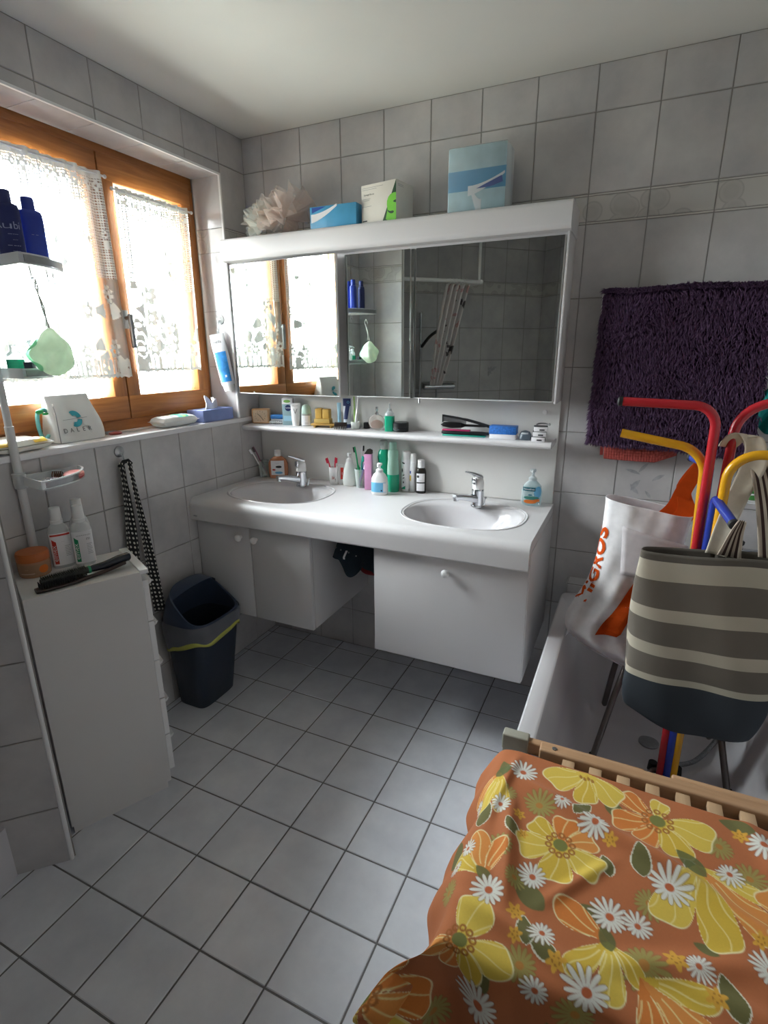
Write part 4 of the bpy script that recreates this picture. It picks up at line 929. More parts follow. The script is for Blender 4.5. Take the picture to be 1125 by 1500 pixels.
# suction hook and hanging tube on the window jamb
t = thing('suction_hook', 'clear round suction hook stuck to the window jamb', 'hook', (-.06, -.1735, 1.665))
mb = MB(); mb.T = Matrix.Rotation(PI/2, 4, 'X'); mb.lathe([(.024, 0), (.023, .003), (.012, .007), (.006, .012)], 24); part('cup', mb, clear_mat('suction plastic', '#e4e6e8', .15, .45), t)
mb = MB(); mb.tube(crv([(0, -.01, 0), (.002, -.014, -.02), (.004, -.018, -.05), (.006, -.026, -.062), (.008, -.034, -.052)], 5), .0035, 8); part('hook', mb, clearp, t)
t = thing('cream_tube', 'large white and blue cream tube hanging by its end from the jamb suction hook', 'tube', (-.062, -.205, 1.60), 0, rot=(0, -.16, .35)); t.scale = (1.22, 1.15, 1.04)
mb = MB(); mb.loft([(0, .058, .003), (-.008, .058, .004), (-.05, .06, .014), (-.13, .058, .026), (-.21, .054, .034), (-.225, .05, .034)], 28); part('body', mb, mat('white tube skin', '#e6e8ee', .35, vary=.02), t)
mb = MB(); mb.loft([(-.2255, .042, .03), (-.25, .04, .029), (-.252, .036, .025)], 24); part('cap', mb, whitep, t)
mb = MB()
def tf(u, v): f = (-v)/.225; d_ = .003+.031*min(1, f*1.15); x = max(-.97, min(.97, u/.0295)); return (u, -d_/2*math.sqrt(1-x*x)-.0022, v)
bl = mat('tube blue print', '#2f86cf', .4, vary=.25, scale=60)
mb.grid(lambda a, b: tf(-.022+.044*a, -.078-.132*b), 8, 12); mb.text('mella', .0165, lambda u, v: tf(u-.004, v-.034), 2); mb.text('-----', .012, lambda u, v: tf(u-.004, v-.052), 3)
mb.grid(lambda a, b: (lambda p: (p[0], p[1]-.0006, p[2]))(tf(.002+.007*a, -.19+.01*b)), 3, 3); mb.I[-9:] = [1]*9
part('label', mb, [bl, paper, inkk, inkg], t, 'blue print', fix=False)
mb = MB(); mb.tube(crv([(0, 0, -.004), (.006, .006, .012), (.008, .012, .024), (0, .008, .018)], 4), .0012, 6); part('loop', mb, clearp, t)

# hook below the sill with a spotted cloth belt
t = thing('wall_hook', 'round grey metal wall hook below the sill', 'hook', (.0026, -.868, 1.16))
mb = MB(); mb.T = Matrix.Rotation(PI/2, 4, 'Y'); mb.lathe([(.021, 0), (.0205, .004), (.017, .0065), (.003, .0075)], 26); part('plate', mb, steel, t)
mb = MB(); mb.tube(crv([(.006, .0, -.002), (.014, .002, -.012), (.017, .004, -.03), (.02, .006, -.042), (.027, .006, -.04)], 5), .0032, 8); part('hook', mb, clearp, t)
spot = bpy.data.materials.new('spotted black cotton'); spot.use_nodes = True
def spots_mat(m, base, dot, sc_):
    N = m.node_tree.nodes; L = m.node_tree.links; b = N['Principled BSDF']; b.inputs['Roughness'].default_value = .9
    a = N.new('ShaderNodeAttribute'); a.attribute_name = 'UVMap'; v = N.new('ShaderNodeTexVoronoi'); v.inputs['Scale'].default_value = sc_; v.inputs['Randomness'].default_value = .12; v.voronoi_dimensions = '2D'
    tc = N.new('ShaderNodeTexCoord'); L.new(tc.outputs['UV'], v.inputs['Vector'])
    cr = N.new('ShaderNodeValToRGB'); cr.color_ramp.interpolation = 'CONSTANT'; e = cr.color_ramp.elements; e[0].color = lin(dot); e[1].position = .25; e[1].color = lin(base)
    L.new(v.outputs['Distance'], cr.inputs['Fac']); L.new(cr.outputs[0], b.inputs['Base Color'])
spots_mat(spot, '#1b1a1c', '#c9c6bd', 48.)
def uvgrid(name, fn, nu, nv, su, sv, m, parent, solid=0, label=None):
    mb = MB(); mb.grid(fn, nu, nv); me = mb.mesh(name, m); uv = me.uv_layers.new(name='UVMap'); n1 = nu+1
    li = np.zeros(len(me.loops), dtype=np.int32); me.loops.foreach_get('vertex_index', li)
    uv.data.foreach_set('uv', np.stack([(li % n1)/nu*su, (li//n1)/nv*sv], -1).reshape(-1).astype(np.float32))
    return part(name, me, m, parent, label, fix=False, solid=solid, angle=60)
t = thing('cloth_belt', 'black cotton belt with pale spots hanging in two strands from the grey wall hook', 'belt', (.02, -.862, 1.118))
uvgrid('strand', lambda a, b: (.006+.006*sin(a*5+b*7)+.004*b, -.018-.012*b+(a-.5)*(.026+.03*b), -.56*b+.006*cos(a*3)), 10, 40, .075, .6, spot, t, .004)
uvgrid('strand', lambda a, b: (.016+.006*sin(a*5+b*5), .008+.034*b+.014*sin(b*2)*b+(a-.5)*(.022+.03*b), -.64*b+.006*cos(a*3)), 10, 44, .07, .7, spot, t, .004)
mb = MB(); mb.tube([(.004, -.03, -.012), (.008, -.012, .006), (.012, .004, .008), (.014, .014, -.006)], .008, 10); part('fold', mb, mat('black cotton', '#201f21', .9), t)

# ------------------------------------------------------------------ caddy pole with trays
PX, PY = .018, -1.25
cad = thing('shower_caddy', 'white telescopic pole from floor to ceiling with three corner trays by the window', 'shower caddy', (PX, PY, 0))
polem = mat('off white tube', '#d6d6d6', .35, vary=.02)
mb = MB(); mb.lathe([(.02, 0), (.02, .008), (.0125, .012), (.0125, 1.3), (.0105, 1.302), (.0105, H-.012), (.018, H-.01), (.018, H-.001)], 20); part('pole', mb, polem, cad)
traym = clear_mat('frosted tray plastic', '#eef0f1', .2, .55); bandm = mat('brushed grey band', '#9a9b9d', .35, metal=.6, vary=.08, scale=50)
def tray(z, r, a0, a1, h=.028, ky=1.):
    """quarter round tray: clear floor and side walls, grey metal band round the curved rim"""
    n = 22; arc = [(r*cos(a0+(a1-a0)*k/n), ky*r*sin(a0+(a1-a0)*k/n)) for k in range(n+1)]
    arc = [(x*(1.0), y) for x, y in arc]; poly = [(.004*cos((a0+a1)/2), .004*sin((a0+a1)/2))]+arc
    mb = MB(); mb.prism(poly, z, z+.003)
    for p, q in ((poly[0], arc[0]), (arc[-1], poly[0])):
        d = Vector((q[0]-p[0], q[1]-p[1], 0)); d.normalize(); nn = Vector((-d.y, d.x, 0))*.0035
        mb.prism([(p[0], p[1]), (q[0], q[1]), (q[0]+nn.x, q[1]+nn.y), (p[0]+nn.x, p[1]+nn.y)], z, z+h)
    R = [[((r+o)*cos(a0+(a1-a0)*k/n), ky*(r+o)*sin(a0+(a1-a0)*k/n), z+zz) for o, zz in ((-.004, .0), (.001, 0), (.001, .004), (-.002, .005), (-.002, h-.005), (.001, h-.004), (.001, h), (-.004, h))] for k in range(n+1)]
    mb.rings(R); mb.lathe([(.0127, z-.012), (.019, z-.01), (.019, z+h+.008), (.0127, z+h+.01)], 20)
    t_ = part('tray', mb, traym, cad)
    mb = MB(); R = [[((r+o)*cos(a0+(a1-a0)*k/n), ky*(r+o)*sin(a0+(a1-a0)*k/n), z+zz) for o, zz in ((-.0015, .0052), (.0004, .0052), (.0004, h-.0052), (-.0015, h-.0052))] for k in range(1, n)]
    mb.rings(R); part('rim_band', mb, bandm, t_, 'brushed grey band'); return t_
# trays, from the lowest upwards
tray(1.118, .142, -.12, PI/2-.1, .028, 1.36)
tray(1.445, .14, -.09, PI/2-.1)
tr = tray(1.742, .215, -.06, PI/2-.12)
for a in (.18, .55, .9):
    mb = MB(); x, y = .185*cos(a), .185*sin(a); mb.tube(crv([(x, y, 1.742), (x+.002, y, 1.72), (x+.006, y-.002, 1.708), (x+.016, y-.004, 1.714)], 5), .0018, 6); part('hook', mb, steel, tr)
def tp(r, a): return PX+r*cos(a), PY+r*sin(a)
# blue shampoo bottles on the top tray
shamp = mat('deep blue plastic', '#2a3f9e', .35); shd = mat('dark blue plastic', '#232c63', .4); silv = mat('silver print', '#9ba3c4', .4)
def blue_bottle(label, x, y, rz, m, txt):
    bottle('shampoo_bottle', label, 'bottle', (x, y, 1.7453), rz, [(0, .056, .034), (.004, .062, .038), (.143, .062, .038), (.151, .056, .035), (.154, .04, .03)], m, [(.154, .034, .028), (.184, .033, .027), (.187, .029, .024)], m, (.02, .135, -1.1, 1.1, .062, .038), [m, silv], e=3.2, group='blue bottles on the top tray',
           texts=txt)
TX = [('Rubi', .026, 0, .098, 0, 1), ('----', .012, .2, .078, 0, 1), ('---', .010, .2, .064, 0, 1), ('----', .016, .2, .05, 0, 1), ('----', .010, .2, .036, 0, 1)]
blue_bottle('dark blue bottle with pale lettering on the top tray, nearest the room', PX+.132, PY+.030, .95, shd, TX)
blue_bottle('bright blue bottle on the top tray, on the mirror side of the lettered one', PX+.117, PY+.104, 1.25, shamp, [('--', .012, 0, .09, 0, 1)])
blue_bottle('blue bottle at the back of the top tray, nearest the window', PX+.058, PY+.052, 2.6, shamp, [('--', .012, 0, .09, 0, 1)])
# scrubbing sponge on a cord
t = thing('bath_sponge', 'pale green ruffled sponge hanging on a cord below the top tray', 'sponge', (.212, -1.2, 1.522))
def spg(a, b):
    th = 2*PI*a; ph = PI*(.02+.96*b); r = .048*(1+.13*sin(4*th+2*ph)*sin(ph)+.09*sin(6*ph+th)); tz = cos(ph)
    w_ = 1-.42*max(0, tz); return (r*sin(ph)*cos(th)*w_*1.05, r*sin(ph)*sin(th)*w_, -.005+.066*tz)
mb = MB(); mb.grid(spg, 72, 60); part('foam', mb, glow_mat('pale foam', '#e3ecdd'), t, angle=180)
mb = MB(); mb.grid(lambda a, b: (lambda p: (p[0]*1.04-.004, p[1]*1.04-.004, p[2]*.99))(spg(.42+.30*a+.05*sin(b*9), .3+.5*b)), 24, 20); part('green_foam', mb, glow_mat('mint foam', '#9fe0bc'), t, 'mint green foam', angle=180)
mb = MB(); mb.tube(crv([(-.022, 0, .19), (-.030, .002, .17), (-.022, .002, .15), (-.012, 0, .11), (-.004, 0, .085), (.002, 0, .056)], 5), .0024, 6); mb.tube(crv([(-.022, 0, .19), (-.014, -.002, .17), (-.019, 0, .15), (-.01, .003, .12), (-.008, .002, .09), (-.014, .002, .066)], 5), .0022, 6); part('cord', mb, mat('grey cord', '#aeb0a8', .8), t)
# low tray bottles
bottle('hand_soap_bottle', 'small bottle of green liquid on the middle tray', 'bottle', (PX+.06, PY+.022, 1.4483), .8, [(0, .044, .03), (.05, .046, .032)], mint_l, [(.0505, .046, .032), (.066, .04, .028), (.074, .02, .02), (.09, .02, .02)], clearp, e=3.5, capname='shoulder')
t = bottle('soap_dispenser', 'small frosted pump bottle on the middle tray', 'bottle', (PX+.066, PY+.072, 1.4483), .8, [(0, .03, .03), (.06, .03, .03), (.066, .016, .016)], clear_mat('frosted bottle', '#e0e2e2', .4, .4)); pump(t, .066, clearp, .007, .042, .026)
t = thing('razor_carton', 'small dark carton on the middle tray beside the hanging sponge', 'box', (PX+.11, PY+.03, 1.4483), .5)
mb = MB(); mb.box(-.012, .012, -.009, .009, 0, .042, .0008); mb.m = 1; mb.box(-.0123, .0123, -.0093, .0093, .02, .022); part('carton', mb, [mat('midnight card', '#2b3040', .4), bluep], t)
# hair bits on the lowest tray
t = thing('hair_claw', 'little brown hair claw at the back of the lowest tray', 'hair clip', (PX+.036, PY+.10, 1.1213), .6)
mb = MB()
for k in range(5): mb.tube(crv([(-.012+.006*k, -.009, .0015), (-.012+.006*k, -.012, .012), (-.012+.006*k, 0, .024), (-.012+.006*k, .012, .012), (-.012+.006*k, .009, .0015)], 4), .0018, 6)
part('jaw', mb, mat('brown horn', '#5a3524', .3), t); mb = MB(); mb.tube([(-.015, 0, .024), (.015, 0, .024)], .003); part('spring', mb, steel, t)
t = thing('compact', 'round coral coloured compact lying in the lowest tray', 'compact', (PX+.082, PY+.125, 1.1213+.004), 0, rot=(.12, .1, 0))
mb = MB(); mb.lathe([(.027, 0), (.03, .004), (.03, .008)], 32); part('base', mb, mat('dark coral', '#a5474b', .35), t)
mb = MB(); mb.lathe([(.0305, .0082), (.0305, .013), (.028, .0155), (.02, .0165)], 32); part('lid', mb, mat('coral', '#dc8a86', .35), t, 'light coral lid')
mb = MB(); mb.tube(crv([(.022*cos(a)*(1+.12*sin(5*a)), .018*sin(a), .006+.004*sin(3*a)) for a in [2*PI*k/16 for k in range(16)]], 3, True), .0028, 6, closed=True)
solo('hair_tie', mb, mat('lilac elastic', '#a796a8', .6, vary=.3, scale=200), 'twisted lilac grey hair tie in the lowest tray', 'hair tie', (PX+.082, PY+.066, 1.1213), .3)
for k in range(9):
    x, y = .058+.009*(k % 5)+.004*rng.random(), .03+.018*(k//5)+.006*rng.random(); mb = MB(); mb.box(-.0085, .0085, -.002, .002, 0, .004, .0012); mb.tube([(-.008, 0, .004), (.0, 0, .0075), (.008, 0, .0045)], .0011, 5)
    o = solo('hair_clip', mb, mat('pearl clips', '#d8d2d6', .25, metal=.4), 'tiny pearly hair clip in the loose heap on the lowest tray', 'hair clip', (PX+x, PY+y, 1.1213+.0042*(k % 3)), .7*k, 'tiny hair clips on the lowest tray')

# ------------------------------------------------------------------ drawer tower
ua = math.atan2(.307, .150); TH = .845
tw = thing('drawer_tower', 'narrow white drawer tower standing at an angle beside the partition', 'drawer unit', (.236, -1.437, 0), ua)   # local x along the plain side, y across
TL, TD = .338, .252
mb = MB(); mb.box(.0, TL-.018, 0, TD, .03, TH, .0012, 1); mb.box(.006, TL-.03, .006, TD-.006, 0, .031); part('carcass', mb, mat('tower laminate', '#d3d1cf', .5, vary=.02, scale=4), tw)
hs = (TH-.03-.075)/5
for k in range(5):
    z0 = .075+hs*k; mb = MB(); mb.box(TL-.0175, TL, .001, TD-.001, z0+.002, z0+hs-.002, .001, 1); d_ = part('drawer', mb, whitep, tw)
    mb = MB(); R = [[(TL+x, y, z0+hs-.006+z) for x, z in ((0, -.012), (.007, -.008), (.0115, .0), (.010, .003), (.004, -.002), (0, -.003))] for y in (.0, TD)]; mb.rings(R); part('pull', mb, whitep, d_)
mb = MB(); mb.box(TL-.022, TL+.004, -.002, TD+.002, TH-.008, TH+.006, .002); part('top_lip', mb, whitep, tw)
TT = TH+.0004
def tw_at(x, y): p = RZ(ua, (.236, -1.437, 0)) @ Vector((x, y, 0)); return p.x, p.y
mouth = clear_mat('clear mouthwash', '#f5f7f7', .05, .55)
def elmex(label, x, y, rz, m, big=True):
    mats = [paper, m, inkg, mat('label white', '#e6e7e8', .45)]
    def sh(mb, w):
        pts = [(-.006, -.05), (.009, -.05), (.009, .024), (-.006, .034)]
        quad(mb, w, pts, 1, -.62, .066, off=.0010)
        if m is red: quad(mb, w, [(-.03, -.003), (.03, -.003), (.03, .003), (-.03, .003)], 1, .0, .112, off=.001)
        for k in range(7): quad(mb, w, [(-.006, 0), (.012-.003*(k % 3), 0), (.012-.003*(k % 3), .0012), (-.006, .0012)], 2, .35, .04+.0055*k, off=.001)
    bottle('mouthwash_bottle', label, 'bottle', (x, y, TT), rz, [(0, .056, .036), (.004, .062, .041), (.12, .062, .041), (.137, .052, .037), (.147, .034, .032)], mouth, [(.147, .036, .036), (.158, .037, .037), (.159, .034, .034), (.198, .032, .032), (.2, .029, .029)], whitep, (.01, .118, -1.12, 1.12, .062, .041), mats, 2.8, 'mouthwash bottles on the drawer tower',
           [('elmex', .0225, -.615, .052, PI/2, 0)]+([('sensitive plus', .0065, .1, .105, 0, 2), ('m', .016, .35, .092, 0, 2)] if m is green else [('---', .006, .1, .09, 0, 2)]), shapes=sh)
elmex('mouthwash bottle with white cap and a red upright print on the drawer tower', .104, -1.215, 1.12, red)
elmex('mouthwash bottle with white cap and a green upright print on the drawer tower', .152, -1.172, 1.08, green)
bottle('mouthwash_bottle', 'white capped bottle half hidden behind the two lettered mouthwash bottles', 'bottle', (.094, -1.133, TT), .6, [(0, .056, .036), (.004, .06, .04), (.12, .06, .04), (.137, .05, .036), (.15, .034, .032)], mouth, [(.15, .036, .036), (.205, .032, .032), (.207, .029, .029)], whitep, (.01, .115, -1.1, 1.1, .06, .04), [paper], 2.8, 'mouthwash bottles on the drawer tower')
bottle('cream_jar', 'wide jar with an orange lid on the drawer tower by the partition', 'jar', (.082, -1.296, TT), 1.05, [(0, .082, .082), (.004, .088, .088), (.045, .09, .09), (.05, .084, .084)], mat('peach plastic', '#c99776', .2, trans=.1), [(.0505, .092, .092), (.072, .092, .092), (.077, .087, .087)], mat('orange lid', '#c06a35', .35), (.008, .044, -1.2, 1.2, .089, .089), [mat('tan label', '#a88366', .5), orng, mat('pale tan', '#cfb39b', .5)], capname='lid',
       texts=[('---', .01, -.5, .03, 0, 2)], shapes=lambda mb, w: (quad(mb, w, oval(.03, .026), 1, .55, .025, off=.001), quad(mb, w, [(-.02, -.002), (.02, -.002), (.02, .001), (-.02, .001)], 2, -.5, .016)))
p0 = tw_at(.055, .04); p1 = tw_at(.27, .075); ang = math.atan2(p1[1]-p0[1], p1[0]-p0[0])
t = thing('round_brush', 'black round bristle brush with a dark handle on the drawer tower', 'brush', (p0[0], p0[1], TT+.024), ang)
mb = MB(); R = []
mb.tube([(.13, 0, .0), (.145, 0, .0), (.18, 0, .0), (.225, 0, .006), (.255, 0, .008), (.26, 0, .008)], [.008, .011, .0125, .0145, .014, .010], 14); part('handle', mb, mat('black blue grip', '#20242f', .25), t)
mb = MB(); mb.tube([(0, 0, 0), (.135, 0, 0)], .011, 14); part('core', mb, mat('brush core', '#2a2c29', .5), t)
mb = MB()
for k in range(22):
    for j in range(16):
        a = 2*PI*(j+.5*(k % 2))/16; x = .004+.0056*k; ln = .0232+.0012*rng.random(); mb.add([(x-.0009, .010*cos(a), .010*sin(a)), (x+.0009, .010*cos(a+.08), .010*sin(a+.08)), (x+.0009, .010*cos(a-.08), .010*sin(a-.08)), (x+.001*(rng.random()-.5), ln*cos(a), ln*sin(a))], [(0, 1, 3), (1, 2, 3), (2, 0, 3)])
part('bristles', mb, mat('olive black bristle', '#23261f', .7), t, kind='stuff', angle=10)
mb = MB(); mb.tube([(.13, 0, 0), (.137, 0, 0)], .0118, 14); part('ferrule', mb, green, t, 'green ring')
p0 = tw_at(.04, .012); ang2 = ang-.05
t = thing('paddle_brush', 'dark brown flat hair brush lying in front of the round brush', 'brush', (p0[0], p0[1], TT), ang2)
mb = MB(); R = []
for k in range(17):
    u_ = k/16; x = .255*u_; w_ = (.042*sin(PI*min(1, u_/.56*.5+.22))**.8 if u_ < .5 else .042*.35+.004*(u_-.5)); w_ = .04 if .05 < u_ < .42 else (.03 if u_ <= .05 else max(.013, .04-.22*(u_-.42))); zc = .006+.022*max(0, u_-.55)**1.5*2.4; R.append([(x, w_/2*se(a, 3)[0]+.018, zc+.0055*se(a, 2.4)[1]) for a in [2*PI*j/16 for j in range(16)]])
mb.rings(R); part('body', mb, mat('dark wood handle', '#33231f', .3), t)
mb = MB()
for i in range(16):
    for j in range(6): x, y = .012+.0062*i, .004+.0056*j; mb.tube([(x, y, .011), (x, y, .027)], .0012, 4)
part('bristles', mb, dark, t, kind='stuff')

# ------------------------------------------------------------------ waste bin
bn = thing('waste_bin', 'dark blue plastic bin with a hooded top and an open bag between tower and cabinet', 'bin', (.134, -.68, 0))
binm = mat('dark blue bin plastic', '#27303f', .4, vary=.06, scale=8); binl = mat('lighter blue hood', '#39455a', .35, vary=.05, scale=8)
mb = MB(); mb.loft([(0, .15, .205, 5, -.035, .015), (.006, .16, .214, 5, -.035, .015), (.3, .212, .262, 4.5, -.01, .004), (.4, .228, .278, 4), (.4, .222, .272, 4), (.3, .204, .254, 4.5, -.01, .004), (.02, .152, .206, 5, -.035, .015), (.018, .02, .02, 5, -.035, .015)], 64); part('body', mb, binm, bn)
# hood: rim ring, back shell rising towards the wall, open mouth towards the room
n = 64; mb = MB(); HO = seu(n, 3.4)
def hood(k, s_, th):
    x, y = HO[k % n]; w_, d_ = .25-2*th, .30-2*th
    hz = .545-.0 if False else 0
    fx = (1-x)/2                         # 1 at the wall side, 0 towards the room
    ztop = .438+.14*(3*fx**2-2*fx**3)*(1-.25*abs(y)**3); lean = .03*fx
    z = .398+(ztop-.398)*s_
    sh = 1-.16*s_*s_*(.25+.75*fx)
    return (w_/2*x*sh+.0+lean*s_*s_, d_/2*y*sh, z)
Rr = [[hood(k, s_, 0) for k in range(n)] for s_ in (0, .15, .3, .5, .7, .85, 1)]+[[hood(k, s_, .008) for k in range(n)] for s_ in (.99, .7, .3, 0)]
mb.rings(Rr, cap0=False, cap1=False)
# roof part of the hood
mb.grid(lambda a, b: (lambda p, q: (p[0]+(q[0]-p[0])*b, p[1]*(1-.0*b), p[2]+.010*sin(PI*b*.5)*(1-abs(2*a-1)**2)-.012*b))(hood(int(n*.58+n*.34*a), 1, .002), (hood(int(n*.58+n*.34*a), 1, .002)[0]+.085*(1-abs(2*a-1)**3), 0, 0)), 20, 6)
part('hood', mb, binl, bn, 'slightly lighter hood')
bagp = clear_mat('dark bin bag', '#7d8088', .3, .45)
mb = MB(); R = []
for s_, w_, d_, z in ((0, .254, .303, .436), (.3, .260, .310, .42), (.6, .258, .308, .39), (.8, .252, .302, .36), (1, .244, .294, .33)):
    R.append([(w_/2*se(2*PI*k/n, 3.4)[0]*(1+.012*sin(k*.7)*s_), d_/2*se(2*PI*k/n, 3.4)[1]*(1+.012*sin(k*.5+1)*s_), z+s_*(.012*sin(k*.4)+.03*se(2*PI*k/n, 3.4)[0])) for k in range(n)])
mb.rings(R, cap0=False, cap1=False); bg_ = part('bin_bag', mb, bagp, bn, 'thin grey bin bag folded over the rim', fix=False)
mb = MB(); R2 = [[(x*1.006, y*1.006, z+dz*(1+.4*sin(k*.5))) for k, (x, y, z) in enumerate(R[-1])] for dz in (.009, -.009)]; mb.rings(R2, cap0=False, cap1=False); part('drawstring', mb, mat('yellow drawstring', '#b9ba58', .5), bg_, 'yellow drawstring edge', fix=False, solid=.0015)
mb = MB(); mb.grid(lambda a, b: (.02+.065*a, -.06+.11*b+.02*sin(a*6), .33+.07*a+.02*sin(b*8+a*3)), 14, 14); part('bag_lining', mb, bagp, bg_, 'crumpled bag inside', fix=False)
# ------------------------------------------------------------------ rug and mat on the towel rail
t = thing('wall_towel_rail', 'thin white wire towel rail on the back wall holding the purple rug', 'rail', (0, 0, 0))
mb = MB(); mb.tube([(1.60, -.062, 1.705), (2.29, -.062, 1.705)], .005, 10); part('bar', mb, whitep, t)
for x in (1.60, 2.285):
    mb = MB(); mb.tube(crv([(x, -.003, 1.71), (x-.001, -.03, 1.712), (x, -.062, 1.705), (x, -.064, 1.67), (x, -.05, 1.645), (x, -.003, 1.65)], 5), .004, 8); part('bracket', mb, whitep, t)
rug = thing('shaggy_rug', 'dark purple shaggy bath rug hanging over the wire rail on the back wall', 'rug', (0, 0, 0))
RX0, RX1, RZ0, RZ1 = 1.602, 2.13, 1.186, 1.712
def rugf(u, v):                                    # front drop, slightly wavy
    x = RX0+(RX1-RX0)*u; z = RZ1+(RZ0-RZ1)*v; y = -.073-.006*sin(u*7+1)*v-.004*sin(v*9)
    return x+.018*(v-.5)*(u-.5)*2+.012*v*(1-u)*1.6-.006*v, y, z-.022*u*v
mb = MB(); mb.grid(lambda u, v: rugf(u, v), 40, 40)
mb.grid(lambda u, v: (RX0+(RX1-RX0)*u, -.062-.011*cos(PI*(1-v)), RZ1+.004*sin(PI*v)), 40, 6)
mb.grid(lambda u, v: (RX0+(RX1-RX0)*u, -.050+.004*sin(v*5), RZ1-.34*v), 20, 16)
purp = mat('purple rug backing', '#331f39', .95, vary=.15)
part('backing', mb, purp, rug, solid=.006, fix=False)
# each tuft a bent tapering strand
n = 17000; uu = rng.random(n); vv = rng.random(n); V = []; F = []
uu[:900] = 0.002+.004*rng.random(900); vv[900:1700] = .995; vv[1700:2500] = .003; vv[2500:3500] = -.02*rng.random(1000)
for k in range(n):
    u, v = uu[k], vv[k]; p = Vector(rugf(u, max(v, 0))); p.y -= .003
    if v < 0: p.y += -v*1.3; p.z += .004
    cl = sin(u*19+v*7)*.5+sin(v*23-u*11)*.5+(rng.random()-.5)*2.2
    d = Vector((.55*cl+(-.8 if u < .012 else 0), -.75-.2*rng.random(), -.55-.25*sin(u*9+v*13)+.5*(rng.random()-.5)+(.9 if v < .012 else 0))); d.normalize()
    ln = .021+.012*rng.random(); mid = p+d*ln*.55; tip = p+(d+Vector((0, .15, -.5))*.6).normalized()*ln; w_ = .0021+.0008*rng.random()
    s_ = d.cross(Vector((rng.random()-.5, rng.random()-.5, rng.random()-.5))).normalized()*w_; s3 = d.cross(s_).normalized()*w_
    b = len(V); V += [p+s_, p-s_*.5+s3*.87, p-s_*.5-s3*.87, mid+s_*.9, mid-s_*.45+s3*.78, mid-s_*.45-s3*.78, tip]
    F += [(b, b+1, b+4, b+3), (b+1, b+2, b+5, b+4), (b+2, b, b+3, b+5), (b+3, b+4, b+6), (b+4, b+5, b+6), (b+5, b+3, b+6)]
mb = MB(); mb.V = [tuple(v) for v in V]; mb.F = F; mb.I = [0]*len(F)
part('pile', mb, mat('purple chenille', '#573c5c', .7, vary=.35, scale=120), rug, kind='stuff', fix=False, angle=180)
# waffle mat hanging behind the rug, its lower end showing
t = thing('waffle_mat', 'coral red waffle mat showing below the lower edge of the purple rug', 'mat', (0, 0, 0))
mb = MB()
def wf2(a, b):
    x = 1.655+.245*a; z = 1.28-.168*b; c_ = .0022*(abs(sin(a*PI*26))+abs(sin(b*PI*16)))
    z += .035*max(0, a-.72)*b*3*(b > .3); return (x+.006*b, -.030-.010*sin(b*3)-c_-.012*(1-(2*a-1)**2)*b, z)
mb.grid(wf2, 104, 64); part('weave', mb, mat('coral cotton', '#b4524a', .9, vary=.15, scale=150), t, solid=.006, fix=False, angle=180)
mb = MB(); mb.strip([(1.648, -.028, 1.28), (1.647, -.03, 1.2), (1.65, -.032, 1.124)], (.011, .001, 0), .006); part('hem', mb, mat('plain coral hem', '#a74a45', .9), t, 'plain coral hem')

# ------------------------------------------------------------------ colourful coat stand in the tub
st = thing('coat_stand', 'red, blue and yellow metal coat stand standing in the bathtub', 'coat stand', (1.962, -.56, .146))
pr_ = mat('red paint', '#b3202a', .25, vary=.04, coat=.3); py_ = mat('yellow paint', '#d59a17', .25, vary=.04, coat=.3); pb_ = mat('blue paint', '#263a97', .25, vary=.04, coat=.3)
def arm(pts, m, lb, capm=None):
    mb = MB(); mb.tube(pts, .0128, 16); a_ = part('tube', mb, m, st, lb)
    if capm is not None:
        d = (Vector(pts[0])-Vector(pts[1])).normalized(); p = Vector(pts[0]); mb = MB(); mb.tube([p-d*.001, p+d*.009, p+d*.013], [.0136, .0136, .009], 14); part('end_cap', mb, rubber, a_, 'black end cap')
def hookpts(foot, top, tipdir, r, ln, n=9):
    """straight pole from foot to below the bend, a quarter bend, then the arm"""
    f = Vector(foot); tp_ = Vector(top); d = Vector(tipdir).normalized(); up_ = (tp_-f).normalized(); c0 = tp_-up_*r
    bend = [c0+up_*(r*sin(a))+d*(r*(1-cos(a))) for a in [PI/2*k/n for k in range(n+1)]]
    e = bend[-1]+d*ln
    return [e, bend[-1]+d*ln*.5]+bend[::-1]+[f+(c0-f)*.66, f+(c0-f)*.33, f]
Zt = 1.365-.146
arm(hookpts((.0, .0, 0), (-.012, .008, Zt), (-1, .0, .03), .055, .183), pr_, 'red tube with its arm towards the mirror', True)
arm(hookpts((.025, .028, 0), (.038, .03, Zt+.012), (1, .0, .0), .085, .15), pr_, 'red tube with its arm towards the right wall', True)
arm(hookpts((.030, .040, 0), (-.020, .034, Zt-.125), (-1, .02, .17), .065, .162), py_, 'yellow tube with its arm towards the mirror')
arm(hookpts((.034, -.004, 0), (.03, -.03, Zt-.116), (1, -.08, .0), .075, .15), py_, 'yellow tube with its arm towards the right wall', True)
arm(hookpts((.018, -.006, 0), (.016, -.012, 1.105-.146+.012), (.28, -1, -.30), .014, .11), pb_, 'blue tube with a short peg towards the room', True)
arm(hookpts((.018, .05, 0), (-.004, .05, 1.20-.146), (-.5, 1, .05), .014, .07), pb_, 'blue tube with a short peg towards the wall', True)
mb = MB(); mb.lathe([(.036, .46), (.036, .475), (.034, .477)], 20, (.015, .02, 0)); part('clamp', mb, rubber, st, 'black clamp ring')
for a in (0.6, 2.7, 4.75):
    mb = MB(); mb.lathe([(.013, -.003), (.016, 0), (.014, .03)], 14, (.017+.042*cos(a), .02+.042*sin(a), 0)); part('foot', mb, rubber, st, 'black rubber foot')

